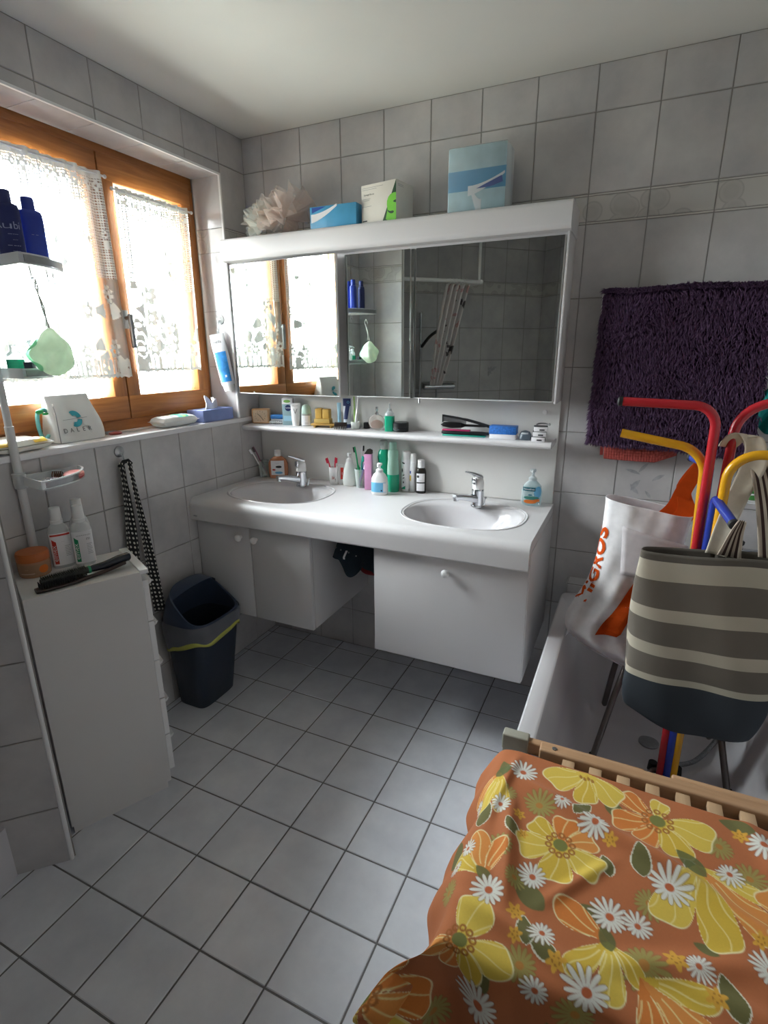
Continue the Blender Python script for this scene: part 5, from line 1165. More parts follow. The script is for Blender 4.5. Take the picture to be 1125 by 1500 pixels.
# ------------------------------------------------------------------ shower stool
t = thing('shower_stool', 'low stool with brown grey tubular legs standing in the bathtub behind the bags', 'stool', (1.95, -.36, .146))
legm = mat('stool tube', '#77716f', .3, metal=.7, vary=.08)
mb = MB(); mb.loft([(.30, .34, .13, 3), (.306, .36, .15, 3), (.326, .36, .15, 3), (.333, .34, .13, 3)], 36); mb.V = [(x, y+.015, z) for x, y, z in mb.V]; part('seat', mb, mat('grey seat', '#a9a8a6', .5), t)
for lx, ly, tx, ty in ((-.182, .08, -.15, .06), (-.198, -.2, -.125, -.03), (.178, .05, .14, .05), (.205, -.19, .14, -.03)):
    mb = MB(); mb.tube([(lx, ly, .01), (tx+(lx-tx)*.4, ty+(ly-ty)*.4, .2), (tx, ty, .302)], .0105, 12); l_ = part('leg', mb, legm, t)
    mb = MB(); mb.lathe([(.0135, 0), (.014, .003), (.0125, .026)], 14, (lx, ly, -.001)); part('foot', mb, rubber, l_, 'dark rubber foot')

# ------------------------------------------------------------------ white carrier bag
bag = thing('carrier_bag', 'white plastic carrier bag with orange print, its mouth open, beside the striped tote', 'bag', (1.80, -.40, .50))
wp = glow_mat('white carrier film', '#f7f5f7', .12); op = glow_mat('orange carrier print', '#dd5a22', .2)
Q = [  # outline rings from the mouth down: z, half width, half depth, centre
    (.535, .128, .052, .022, .0), (.50, .125, .056, .02, 0), (.42, .122, .06, .014, -.004), (.33, .122, .064, .006, -.008), (.25, .128, .066, -.004, -.012), (.17, .150, .060, -.018, -.014), (.10, .176, .05, -.016, -.012), (.05, .168, .040, -.004, -.01), (-.0, .128, .03, .03, -.008), (-.045, .06, .014, .07, -.005)]
nb = 120; R = []; BO = seu(nb, 2.8)
for i, (z, a, b, cx, cy) in enumerate(Q):
    ring = []
    for k in range(nb):
        th = 2*PI*k/nb; x, y = BO[k]; lo = (1 if i > 3 else .25); cr_ = .004*sin(th*5+z*14)*lo; fold = .012*lo*sin(x*5+z*26)*(y < -.5)+.004*lo*sin(x*13-z*17)*(y < -.5)
        ring.append((cx+(a+cr_)*x, cy+b*y+fold, z-.018*x*(z > .45)+.010*sin(th*3+1)*(i > 5)))
    R.append(ring)
def subdiv(R, m=5):
    out = []
    for i in range(len(R)-1):
        p0, p1, p2, p3 = R[max(i-1, 0)], R[i], R[i+1], R[min(i+2, len(R)-1)]
        for j in range(m):
            t_ = j/m; out.append([tuple(.5*(2*b+(c-a)*t_+(2*a-5*b+4*c-d)*t_*t_+(3*b-a-3*c+d)*t_**3) for a, b, c, d in zip(A, B, C, D)) for A, B, C, D in zip(p0, p1, p2, p3)])
    return out+[R[-1]]
R = subdiv(R, 7)
mb = MB(); mb.rings(R, cap0=False, cap1=True)
part('film', mb, wp, bag, solid=.0012, fix=False, angle=70)
def bagsurf(s_, v):                # s_ metres round the bag from its front corner on the window side, v height
    zz = [r[0][2] for r in R]; j = min(range(len(zz)-1), key=lambda q: abs((zz[q]+zz[q+1])/2-v)); t_ = min(max((v-zz[j])/((zz[j+1]-zz[j]) or 1), 0), 1)
    k = (nb*.82+s_/.0052) % nb; k0 = int(k); f = k-k0
    A, B = Vector(R[j][k0]), Vector(R[j][(k0+1) % nb]); C_, D = Vector(R[j+1][k0]), Vector(R[j+1][(k0+1) % nb])
    p = (A*(1-f)+B*f)*(1-t_)+(C_*(1-f)+D*f)*t_; d_ = Vector((p.x, p.y, 0)).normalized(); return p+d_*.003
mb = MB(); [mb.text('MIGROS', .082, lambda u, v: bagsurf(.004-v*1.05+dx_, .318+u*.9+dz_)) for dx_, dz_ in ((0, 0), (.0022, .0018), (-.0022, -.0018), (.0022, -.0018))]; part('lettering', mb, op, bag, 'orange upright lettering', fix=False, angle=70)
def front(x, z):
    best = None
    for j in range(len(R)-1):
        if min(R[j][0][2], R[j+1][0][2]) <= z <= max(R[j][0][2], R[j+1][0][2]): break
    for k in list(range(nb*3//4, nb))+list(range(0, nb//4)):
        p, q = R[j][k], R[j][(k+1) % nb]
        if min(p[0], q[0]) <= x <= max(p[0], q[0]): best = p[1]+(q[1]-p[1])*(x-p[0])/((q[0]-p[0]) or 1); break
    return (x, (best if best is not None else -.05)-.0035, z)
mb = MB(); nn_ = 16
for k in range(nn_):
    def ed(f): z = .075+.262*f; return (-.088+.118*f, z), (max(-.088+.118*f+.0005, -.012+.06*f if f > .0 else -.02), z)
    (a0_, z0_), (b0_, _) = ed(k/nn_); (a1_, z1_), (b1_, _) = ed((k+1)/nn_)
    for m_ in range(8): mb.add([front(a0_+(b0_-a0_)*m_/8, z0_), front(a0_+(b0_-a0_)*(m_+1)/8, z0_), front(a1_+(b1_-a1_)*(m_+1)/8, z1_), front(a1_+(b1_-a1_)*m_/8, z1_)], [(0, 1, 2, 3)])
part('orange_panel', mb, op, bag, 'slanting orange print', fix=False, angle=180)
mb = MB()
def flap(a, b): return (-.045+.19*a+.01*b, -.064-.010*sin(PI*a)-.012*b, .475-.04*a-.16*b*(1-.25*a))
mb.grid(flap, 12, 10); part('inner_flap', mb, glow_mat('greyish film', '#d8d2d4', .2), bag, 'greyish folded flap', solid=.001, fix=False)
for sg, x0 in ((1, .10), (-1, .07)):
    mb = MB(); mb.strip(crv([(x0-.02, -.045*sg*.4-.01, .47), (x0+.03, -.03*sg*.5, .53), (.115, .01*sg, .60), (.148, -.062+.006*sg, .70), (.153, -.068, .712)], 6), [(.05*(1-k/26)+.016, 0, -.012) for k in range(25)], .0012); part('handle', mb, op, bag, 'orange handle loop', fix=False)
mb = MB(); mb.grid(lambda a, b: (-.165-.018*b+.05*a, -.040+.02*a-.02*b, .155-.11*b+.02*sin(a*5)), 10, 10); part('crumpled_corner', mb, wp, bag, solid=.001, fix=False)

# ------------------------------------------------------------------ striped tote
tote = thing('tote_bag', 'striped canvas tote with a dark grey base hanging from the coat stand over the tub', 'bag', (1.988, -.665, .47))
def stripes(name):
    m = bpy.data.materials.new(name); m.use_nodes = True; N = m.node_tree.nodes; L = m.node_tree.links; b = N['Principled BSDF']; b.inputs['Roughness'].default_value = .9
    tc = N.new('ShaderNodeTexCoord'); sx = N.new('ShaderNodeSeparateXYZ'); L.new(tc.outputs['UV'], sx.inputs[0])
    cr = N.new('ShaderNodeValToRGB'); cr.color_ramp.interpolation = 'CONSTANT'; e = cr.color_ramp.elements
    A, B, G = lin('#6f665d'), lin('#bcb1a0'), lin('#33383f')
    seq = [(0, G), (.235, lin('#bdb3a2')), (.275, A), (.395, B), (.465, A), (.61, B), (.685, A), (.845, B), (.955, lin('#5f574f'))]
    e[0].color = seq[0][1]; e[1].position = seq[1][0]; e[1].color = seq[1][1]
    for p, c in seq[2:]: q = e.new(p); q.color = c
    nz = N.new('ShaderNodeTexNoise'); nz.inputs['Scale'].default_value = 9; mx = N.new('ShaderNodeMix'); mx.data_type = 'RGBA'; mx.blend_type = 'MULTIPLY'
    c2 = N.new('ShaderNodeValToRGB'); c2.color_ramp.elements[0].color = lin('#dfe6e4'); c2.color_ramp.elements[1].color = lin('#ffffff'); L.new(tc.outputs['Object'], nz.inputs['Vector']); L.new(nz.outputs['Fac'], c2.inputs['Fac'])
    mx.inputs['Factor'].default_value = 1; L.new(sx.outputs['Y'], cr.inputs['Fac']); L.new(cr.outputs[0], mx.inputs[6]); L.new(c2.outputs[0], mx.inputs[7]); L.new(mx.outputs[2], b.inputs['Base Color'])
    wv = N.new('ShaderNodeTexNoise'); wv.inputs['Scale'].default_value = 900; bp = N.new('ShaderNodeBump'); bp.inputs['Strength'].default_value = .25; bp.inputs['Distance'].default_value = .001; L.new(tc.outputs['Object'], wv.inputs['Vector']); L.new(wv.outputs['Fac'], bp.inputs['Height']); L.new(bp.outputs[0], b.inputs['Normal'])
    return m
canv = stripes('striped canvas')
nt_, nv_ = 96, 60; V = []; UV = []; TO = [seu(96, 5-2*j/60, PI, 3*PI) for j in range(61)]
for j in range(nv_+1):
    v = j/nv_; z = .012+.505*v
    for k in range(nt_+1):
        th = 2*PI*k/nt_; x, y = TO[j][k]
        bot = max(0, 1-v/.2); hw = .183*(1-.015*v)*(1-.10*bot**2); hd = (.055-.022*v)*(1-.35*bot**3)
        y2 = y*hd-.012*cos(PI*x/2)*(1-v)*(y < 0)+.006*sin(x*6+v*5)*(1-.5*v)+.004*sin(v*9+x*3)
        sag = -.035*cos(PI*x/2*.9)*bot+.01*sin(x*2.2)*v-.012*x*bot
        V.append((x*hw+.006*sin(v*7+y*2), y2, z+sag)); UV.append((k/nt_, v+.01*sin(th*3)*(.2)))
mb = MB(); n1 = nt_+1; mb.add(V, [(j*n1+k, j*n1+k+1, (j+1)*n1+k+1, (j+1)*n1+k) for j in range(nv_) for k in range(nt_)]+[tuple(range(nt_-1, -1, -1))])
me = mb.mesh('canvas', canv); uvl = me.uv_layers.new(name='UVMap'); li = np.zeros(len(me.loops), dtype=np.int32); me.loops.foreach_get('vertex_index', li)
uvl.data.foreach_set('uv', np.array(UV)[li].astype(np.float32).reshape(-1)); part('canvas', me, canv, tote, fix=False, angle=70, solid=.003)
mb = MB(); mb.strip([(-.168, -.034, .12), (-.171, -.03, .06), (-.158, -.03, .02)], (.004, .002, 0), .004); part('seam_piping', mb, mat('grey tote piping', '#4a5156', .8), tote)
cream = mat('cream strap', '#cfc6b4', .9, vary=.06, scale=60)
strapm = bpy.data.materials.new('brown striped strap'); strapm.use_nodes = True
N = strapm.node_tree.nodes; L = strapm.node_tree.links; b = N['Principled BSDF']; b.inputs['Roughness'].default_value = .9
tc = N.new('ShaderNodeTexCoord'); sx = N.new('ShaderNodeSeparateXYZ'); cr = N.new('ShaderNodeValToRGB'); cr.color_ramp.interpolation = 'CONSTANT'; e = cr.color_ramp.elements
cs = [lin('#a89a8b'), lin('#3a2622'), lin('#c4b9a8'), lin('#3a2622'), lin('#b5a797'), lin('#3a2622'), lin('#c4b9a8')]
e[0].color = cs[0]; e[1].position = .16; e[1].color = cs[1]
for p, c in zip((.30, .44, .56, .70, .84), cs[2:]): q = e.new(p); q.color = c
L.new(tc.outputs['UV'], sx.inputs[0]); L.new(sx.outputs['X'], cr.inputs['Fac']); L.new(cr.outputs[0], b.inputs['Base Color'])
def strap(name, pts, ws, m, lb, nn=30):
    P = crv(pts, nn); k = len(P)
    def f(a, b_): i = min(int(round(b_*(k-1))), k-1); w_ = ws[0]+(ws[1]-ws[0])*b_ if len(ws) == 2 else np.interp(b_, np.linspace(0, 1, len(ws)), ws); p = P[i]; return (p.x+(a-.5)*w_, p.y+.006*sin(a*PI), p.z-.12*(a-.5)*w_)
    uvgrid(name, f, 8, 40, 1, 1, m, tote, .003, lb)
# loop round the red arm: cream outside coming down, striped inside behind
strap('strap', [(.128, .016, .515), (.112, .06, .62), (.092, .105, .71), (.065, .15, .79), (.042, .155, .815)], [.06, .055, .05, .04], strapm, 'strap with brown stripes')
strap('strap', [(.002, .012, .51), (.018, .05, .585), (.045, .095, .67), (.066, .112, .74), (.064, .112, .79), (.045, .114, .822), (.018, .116, .815), (.0, .13, .785)], [.05, .045, .05, .06, .05, .055, .05, .04], cream, 'cream side of the strap')
strap('strap', [(.03, -.005, .515), (.032, -.03, .585), (.036, -.05, .628)], [.055, .03, .016], strapm, 'strap end looped over the blue peg', 20)

# ------------------------------------------------------------------ things in the tub corner
t = thing('corner_rack', 'white wire rack on the back wall behind the coat stand', 'rack', (2.21, -.06, 1.005))
mb = MB()
for y in (-.055, -.027, 0, .027, .052): mb.tube([(-.075, y, 0), (.09, y, 0)], .0025, 6)
mb.tube([(-.075, -.055, .03), (.09, -.055, .03), (.09, .055, .03), (-.075, .055, .03)], .003, 6, closed=True); mb.tube([(-.075, -.055, 0), (.09, -.055, 0), (.09, .055, 0), (-.075, .055, 0)], .003, 6, closed=True)
for x in (-.075, .09):
    for y in (-.055, .055): mb.tube([(x, y, 0), (x, y, .03)], .003, 6)
part('wire', mb, whitep, t)
bottle('shower_gel_bottle', 'light green bottle with a darker green neck on the corner rack', 'bottle', (2.163, -.062, 1.0085), .2, [(0, .05, .036), (.004, .056, .04), (.11, .056, .04), (.125, .046, .036)], mat('leaf green plastic', '#4f9a4a', .35), [(.125, .04, .034), (.15, .03, .028), (.18, .026, .024)], mat('grass green cap', '#2f8f3a', .35), e=3)
bottle('conditioner_bottle', 'pale bottle standing on its blue cap at the far end of the corner rack', 'bottle', (2.235, -.07, 1.0085), .2, [(.035, .05, .034), (.05, .056, .038), (.11, .05, .03), (.16, .05, .004)], mat('pale mint plastic', '#c9d8d2', .35), [(0, .044, .034), (.035, .046, .036)], mat('cobalt cap', '#2c40b0', .35), e=3)
t = thing('washcloth', 'turquoise washcloth hanging beside the right edge of the purple rug', 'cloth', (2.16, -.05, 1.29))
mb = MB(); mb.grid(lambda a, b: (-.03+.075*a+.03*(1-b)*(a)-.012*b, -.018-.018*sin(a*9+b*2)-.012*sin(b*4), .085-.125*b+.03*a*(1-b)+.012*sin(a*8)), 24, 20); part('terry', mb, mat('turquoise terry', '#168a86', .95, vary=.2, scale=160, bump=.4), t, solid=.006, fix=False)
mb = MB(); mb.T = Matrix.Rotation(PI/2, 4, 'X'); mb.lathe([(.012, 0), (.011, .004), (.005, .012), (.007, .03)], 16); solo('wall_hook', mb, whitep, 'small white hook carrying the turquoise washcloth', 'hook', (2.175, -.003, 1.385))
# ------------------------------------------------------------------ slatted rack across the tub and its flowered cloth
beech = wood_mat('pale beech', '#a8825f', '#b99472', 0, .45); beech2 = wood_mat('pale beech slat', '#b39271', '#c4a582', 1, .5)
rk = thing('slatted_rack', 'pale wooden slatted rack lying across the near end of the bathtub', 'rack', (0, 0, 0))
for x0, x1, y0, y1, z0, z1 in ((1.585, 1.862, -1.108, -1.086, .5515, .588), (1.632, 2.30, -1.142, -1.110, .5515, .604), (1.915, 2.30, -1.107, -1.086, .5515, .596), (1.56, 2.30, -1.628, -1.602, .5515, .592)):
    mb = MB(); mb.box(x0, x1, y0, y1, z0, z1, .005, 3); part('rail', mb, beech, rk)
for k in range(11):
    x = 1.700+.0585*k; mb = MB(); mb.box(x-.0135, x+.0135, -1.62, -1.1425, .581, .597, .002); part('slat', mb, beech2, rk)
mb = MB(); mb.box(1.538, 1.602, -1.113, -1.0825, .5512, .595, .004, 3); mb.box(1.54, 1.556, -1.112, -1.084, .53, .556, .003); part('end_cap', mb, mat('beige cap', '#a09d90', .5), rk, 'beige plastic end cap')
for x in (1.665, 2.10, 2.16):
    mb = MB(); mb.lathe([(.006, .604), (.006, .6055), (.002, .606)], 14, (x, -1.126, 0)); part('screw', mb, steel, rk)

nu, nv = 560, 560; U0, U1, V1 = -.145, .765, .86
cu, cv = np.meshgrid(np.linspace(U0, U1, nu+1), np.linspace(0, V1, nv+1))
def sofp(q, e=.0007): return (np.sqrt(q*q+e)+q)/2-.5*math.sqrt(e)*0
s_ = sofp(-cu); t_ = sofp(cv-.505); inner = np.clip(cu/.05, 0, 1)*np.clip((.505-cv)/.05, 0, 1)
X = 1.548+(cu+s_)-.26*s_-.42*np.minimum(s_, t_); cvg = np.maximum(cv, .024+.022*np.clip(cu/.5, 0, 1.5)); Y = -1.15-(cvg-t_)-.12*t_-.20*np.minimum(s_, t_)
Zc = .611-np.sqrt((.93*s_)**2+(.95*t_)**2)
Zc = np.maximum(Zc, .611-.36)
def ridge(a, b, ang, L, wv, h):
    dx, dy = cu-a, cv-b; p = dx*cos(ang)+dy*sin(ang); q = -dx*sin(ang)+dy*cos(ang)
    return h*np.exp(-(q/wv)**2)*np.exp(-(p/L)**4)
wr = ridge(.22, .17, .35, .17, .016, .014)+ridge(.42, .25, .5, .15, .018, .012)+ridge(.07, .28, 1.4, .12, .016, .014)+ridge(.12, .44, .2, .12, .018, .010)+ridge(.35, .39, -.4, .12, .02, .010)+ridge(.03, .14, 1.7, .09, .012, .010)+ridge(.2, .31, -.9, .08, .012, .008)+ridge(.52, .12, 1.2, .1, .02, .010)+ridge(.46, .42, .1, .14, .02, .008)
Zc = Zc+wr+.0018*(1+np.sin(cu*31+cv*17))*.5
hang = np.clip(t_*9, 0, 1); Y = Y+hang*(.014*np.sin(cu*26+1)+.008*np.sin(cu*55)); hs_ = np.clip(s_*9, 0, 1); X = X-hs_*(.010*np.sin(cv*24)+.006*np.sin(cv*51+1)+.006)
corner = np.clip(np.minimum(s_, t_)*16, 0, 1); X = X+corner*.03*np.sin((s_-t_)*40); Y = Y-corner*.02*np.cos((s_+t_)*28)
# ---- the print, drawn in cloth coordinates
def L3(c): return np.array(lin(c)[:3])
col = np.empty(cu.shape+(3,)); col[:] = L3('#b0683e')
def mixin(sl, mask, c, a=1.):
    m = (np.clip(mask, 0, 1)*a)[..., None]; col[sl] = col[sl]*(1-m)+L3(c)*m
du = (U1-U0)/nu; dv = V1/nv
def win(a, b, r):
    i0, i1 = max(0, int((a-r-U0)/du)), min(nu+1, int((a+r-U0)/du)+2); j0, j1 = max(0, int((b-r)/dv)), min(nv+1, int((b+r)/dv)+2)
    return (slice(j0, max(j1, j0)), slice(i0, max(i1, i0)))
def soft(q, w_=.0016): return np.clip(q/w_+.5, 0, 1)
def leaf(a, b, r, ang, c='#5c6438', line=False):
    sl = win(a, b, r*1.3); x, y = cu[sl]-a, cv[sl]-b; p = x*cos(ang)+y*sin(ang); q = -x*sin(ang)+y*cos(ang)
    wv = .55*r*np.clip(1-(p/r)**2, 0, 1)**.8*(1+.25*p/r); d = wv-np.abs(q); mixin(sl, soft(d)*(np.abs(p) < r), c, .9)
    if line: mixin(sl, (np.abs(d) < .0013)*(np.abs(p) < r), '#d9d8c4', .9)
def daisy(a, b, r, n, c, ph=0., edge='#6b3a24', cen='#b9613a', al=1.):
    sl = win(a, b, r*1.1); x, y = cu[sl]-a, cv[sl]-b; rho = np.hypot(x, y); th = np.arctan2(y, x)+ph; sec = 2*PI/n
    k = np.floor(th/sec+.5); dth = th-k*sec; R = r*(.86+.14*np.sin(k*12.9+a*50)); q = rho*np.abs(np.sin(dth)); p = rho*np.cos(dth)/R
    wv = .10*r*(np.clip(p, 0, 1)**.5)*np.clip(1-np.clip(p, 0, 1)**5, 0, 1)**.5*(13/n)**.8*1.25
    d = wv-q; mixin(sl, soft(d+.0016)*(p < 1.03), edge, .55*al); mixin(sl, soft(d)*(p < 1), c, al); mixin(sl, soft(.19*r-rho), cen)
def poppy(a, b, r, pet, seeds=True):
    """pet = list of (direction, half spread, length factor, colour)"""
    sl = win(a, b, r*1.15); x, y = cu[sl]-a, cv[sl]-b; rho = np.hypot(x, y); th = np.arctan2(y, x)
    for dr, hw, lf, c in pet:
        dt = (th-dr+PI) % (2*PI)-PI; q = np.clip(np.abs(dt)/hw, 0, 1.2); R = r*lf*np.clip(1-q**3.2, 0, 1)**.42*(1+.05*np.sin(dt*9+a*30)); d = R-rho
        mixin(sl, soft(d)*(q < 1), c); 
        vein = np.abs(np.sin((dt+.07*np.sin(rho*60))/hw*4.2)); mixin(sl, soft(.0011-vein*rho*hw/4.2, .0012)*(d > .002)*(rho > .25*r*lf)*(q < .97), '#e8dc9a', .75)
        mixin(sl, soft(.0014-np.abs(d))*(q < 1.0)+soft(.0012-np.abs(q-.985)*rho*hw)*(d > -.004)*(rho > .2*r*lf), '#e6dfae', .9)
    if seeds:
        for k in range(10):
            t = 2*PI*k/10+.3; rr_ = .27*r; sx, sy = x-rr_*cos(t), y-rr_*sin(t); q = np.hypot(sx, sy); mixin(sl, soft(.0018-np.abs(q-.0048), .0012), '#9a5a22', .9)
            mixin(sl, soft(.0008-np.abs(-x*sin(t)+y*cos(t)), .001)*(rho < rr_)*(x*cos(t)+y*sin(t) > 0), '#9a5a22', .5)
        mixin(sl, soft(.16*r-rho), '#77783c')
def fringe(a, b, r):
    sl = win(a, b, r*1.3); x, y = cu[sl]-a, cv[sl]-b; rho = np.hypot(x, y); th = np.arctan2(y, x); mixin(sl, soft(r*(.8+.22*np.sin(th*6+a*90))-rho), '#d3a03a'); mixin(sl, soft(.0012-np.abs(rho-.35*r), .001)*(np.sin(th*5) > 0), '#9a6420', .8)
YE, YL, OR, OL = '#cfae3d', '#d6b94c', '#cf7a34', '#d58a42'
for q in [(.039, .01, .02, .3), (.001, .223, .035, 1.6), (.069, .246, .022, .9), (.124, .365, .036, .6), (.193, .145, .026, 2.2), (.25, .11, .03, .9), (.395, .214, .04, 1.1), (.301, .221, .03, 1.4), (.394, .344, .018, .3), (.066, .525, .04, .9), (.161, .451, .026, .4), (.421, .407, .032, 1.2), (.472, .063, .03, .2), (.245, .254, .022, 1.2), (.131, .431, .026, 1.3), (.224, .358, .026, .2), (.20, .60, .05, 1.2), (.33, .60, .05, .4), (.02, .09, .025, 1.2), (-.06, .30, .04, 1.3)]: leaf(*q, line=(int(q[0]*1000) % 2 == 1))
for q in [(.111, .167, .038), (.057, .298, .035), (.305, .414, .041), (.315, .3, .032), (.133, .487, .035), (.436, .125, .032), (.097, .35, .023), (.042, .166, .027), (.218, .525, .035), (.477, .177, .032), (.42, .56, .04), (.55, .35, .04), (.6, .2, .035), (.65, .45, .04), (-.03, .40, .03), (.0, .66, .04)]: daisy(*q, 16, '#9a9350', q[0]*40, '#77602f', '#b07a38', .85)
poppy(.163, .245, .082, [(-2.6, .55, .85, YE), (-1.5, .62, .82, OR), (-.55, .55, .86, OL), (2.75, .6, 1., YL), (.45, .62, 1.02, YL), (1.6, .62, 1., YE)])
poppy(.332, .109, .090, [(-1.45, .55, .62, YL), (2.75, .5, 1.0, OR), (-2.55, .45, .95, OR), (1.95, .5, .88, OR), (.05, .62, 1.1, YL), (1.05, .55, .95, YE)])
poppy(.037, .489, .080, [(2.6, .6, .95, OL), (1.75, .45, .8, OR), (-1.35, .75, 1.0, YL), (.15, .62, 1.08, YL), (1.05, .5, .9, YE)])
poppy(.195, .035, .095, [(2.55, .62, 1.0, YL), (1.55, .45, .95, YE), (.75, .55, .95, YL)], False); sl = win(.195, .045, .03)
for k in range(4): leaf(.182+.008*k, .05+.004*(k % 2), .006, 1.2, '#9a6420')
poppy(.015, .105, .115, [(1.9, .33, 1., YL), (1.35, .3, .95, YE), (2.45, .3, .9, OL)], False); leaf(.02, .10, .024, 2.4)
poppy(.045, .365, .095, [(-2.7, .42, 1., YE), (-2.0, .45, 1.05, OL), (-1.4, .35, .9, OR)], False); leaf(.042, .36, .02, .6)
poppy(.255, .395, .09, [(-2.75, .5, 1.0, OR), (2.2, .4, 1., YE), (1.45, .38, 1.0, YL), (.75, .35, .75, YE)], False); leaf(.252, .39, .022, 1.2)
poppy(.392, .185, .16, [(1.95, .33, .95, YL), (1.35, .32, 1., YE), (.75, .34, .95, OL), (.25, .25, .7, YL)], False); leaf(.385, .185, .03, .7)
poppy(.30, .43, .13, [(.55, .4, 1., OL), (1.25, .4, .9, OR), (-.05, .3, .8, YE)], False)
poppy(.56, .25, .09, [(0, .62, 1, OR), (1.2, .6, 1, YL), (2.4, .6, .95, YE), (-2.4, .6, 1, OL), (-1.2, .6, 1, OR)]); poppy(.6, .55, .085, [(0, .62, 1, YL), (1.2, .6, 1, OR), (2.4, .6, .95, YE), (-2.4, .6, 1, OL), (-1.2, .6, 1, YL)]); poppy(-.08, .62, .075, [(0, .62, 1, OR), (1.2, .6, 1, YL), (2.4, .6, .95, YE), (-2.4, .6, 1, OL), (-1.2, .6, 1, OR)]); poppy(.25, .68, .08, [(0, .62, 1, OL), (1.2, .6, 1, YL), (2.4, .6, .95, YE), (-2.4, .6, 1, OL), (-1.2, .6, 1, OR)])
for k, q in enumerate([(.063, .089, .036), (.219, .173, .035), (.06, .388, .037), (.255, .352, .036), (.347, .254, .04), (.23, .485, .04), (.08, .585, .042), (.511, .094, .034), (.035, .198, .026), (.126, .332, .03), (.446, .181, .026), (.157, .425, .026), (.38, .382, .025), (.153, .144, .02), (.297, .349, .027), (.48, .341, .034), (.16, .515, .027), (-.01, .31, .024), (-.03, .345, .02), (.45, .5, .035), (.55, .44, .035), (.63, .33, .035), (.68, .1, .035), (-.07, .52, .035), (-.05, .18, .025), (.38, .62, .035), (.14, .62, .035)]): daisy(*q, 14 if k % 3 else 16, '#d9d9d0', k*1.3)
for q in [(.077, .207, .013), (.111, .407, .016), (.183, .462, .016), (.349, .386, .018), (.118, .448, .012), (.475, .083, .015), (.248, .198, .014), (.4, .417, .016), (.473, .297, .013), (.093, .25, .011), (.33, .53, .016)]: fringe(*q)
V = np.stack([X, Y, Zc], -1).reshape(-1, 3); idx = np.arange((nu+1)*(nv+1)).reshape(nv+1, nu+1); F = np.stack([idx[:-1, :-1], idx[1:, :-1], idx[1:, 1:], idx[:-1, 1:]], -1).reshape(-1, 4)
me = bpy.data.meshes.new('tablecloth'); me.vertices.add(len(V)); me.vertices.foreach_set('co', V.reshape(-1).astype(np.float32)); nf = len(F)
me.loops.add(nf*4); me.loops.foreach_set('vertex_index', F.reshape(-1).astype(np.int32)); me.polygons.add(nf); me.polygons.foreach_set('loop_start', np.arange(0, nf*4, 4, dtype=np.int32)); me.update(calc_edges=True)
ca = me.color_attributes.new('print', 'FLOAT_COLOR', 'POINT'); ca.data.foreach_set('color', np.concatenate([col, np.ones(col.shape[:2]+(1,))], -1).reshape(-1).astype(np.float32))
clothm = mat('flowered cotton', '#ffffff', .85, vary=.03, scale=300, attr='print', sheen=.05); me.materials.append(clothm)
solo('tablecloth', me, clothm, 'orange seventies cloth with yellow poppies and white daisies draped over the wooden rack', 'cloth', fix=False, angle=180)

# ------------------------------------------------------------------ the slanted shower behind the partition, seen in the mirror
def on(a, o_=0): return (.313+s2*a+s2*o_, -1.499-s2*a+s2*o_)       # a along the rod, o_ out of the shower
t = thing('shower_rail', 'white L shaped shower curtain rail hung from the ceiling, seen in the mirror', 'rail', (0, 0, 0))
mb = MB(); a0, a1 = on(.02, -.06), on(.60, -.06); b1 = on(.60, -.06-.44)
mb.tube([(*a0, 1.975), (*a1, 1.975)], .0125, 12); mb.tube([(*a1, 1.975), (*b1, 1.975)], .0125, 12); mb.ball((*a1, 1.975), .016, 12); part('rod', mb, whitep, t)
mb = MB(); mb.tube([(*on(.585, -.06), 1.985), (*on(.585, -.06), H-.001)], .010, 12); part('drop_rod', mb, whitep, t)
cm_ = bpy.data.materials.new('printed shower curtain'); cm_.use_nodes = True; N = cm_.node_tree.nodes; L = cm_.node_tree.links; b = N['Principled BSDF']; b.inputs['Roughness'].default_value = .4
tc = N.new('ShaderNodeTexCoord'); nz = N.new('ShaderNodeTexNoise'); nz.inputs['Scale'].default_value = 9; nz.inputs['Detail'].default_value = 4; cr = N.new('ShaderNodeValToRGB'); cr.color_ramp.interpolation = 'CONSTANT'; e = cr.color_ramp.elements
e[0].color = lin('#4a4446'); e[1].position = .36; e[1].color = lin('#d6d0d0')
for p, c in ((.60, '#c9a0a0'), (.66, '#d8d2d2'), (.72, '#b95a4e')): q = e.new(p); q.color = lin(c)
L.new(tc.outputs['Object'], nz.inputs['Vector']); L.new(nz.outputs['Fac'], cr.inputs['Fac']); L.new(cr.outputs[0], b.inputs['Base Color'])
t = thing('shower_curtain', 'white shower curtain with pink and dark print gathered to one side, seen in the mirror', 'curtain', (0, 0, 0))
mb = MB()
def scf(a, b_):
    z = 1.955-.67*b_; w_ = .18*(1-.5*b_)+.02*sin(b_*3); c0 = .425-.13*b_**.8
    al = c0+(a-.5)*w_; o_ = -.06+.024*sin(a*PI*9)*(1-.4*b_)-.05*b_**2
    return (*on(al, o_), z)
mb.grid(scf, 90, 40); part('panel', mb, cm_, t, solid=.0015, fix=False, angle=180)
for k in range(6):
    x, y = on(.36+.026*k, -.06); mb = MB(); mb.tube([(x+.017*cos(q)*s2, y+.017*cos(q)*s2, 1.972+.018*sin(q)) for q in [2*PI*j/14 for j in range(14)]], .0018, 6, closed=True); part('ring', mb, whitep, t)
t = thing('shower_mixer', 'chrome shower mixer with hand shower and riser on the slanted shower wall', 'shower', (.275, -2.275, 1.255), -PI/4+PI)   # local -y points into the shower
mb = MB(); mb.tube([(-.13, -.055, 0), (.13, -.055, 0)], .024, 16); mb.tube([(-.075, -.003, 0), (-.075, -.05, 0)], .02, 14); mb.tube([(.075, -.003, 0), (.075, -.05, 0)], .02, 14); part('body', mb, chrome, t)
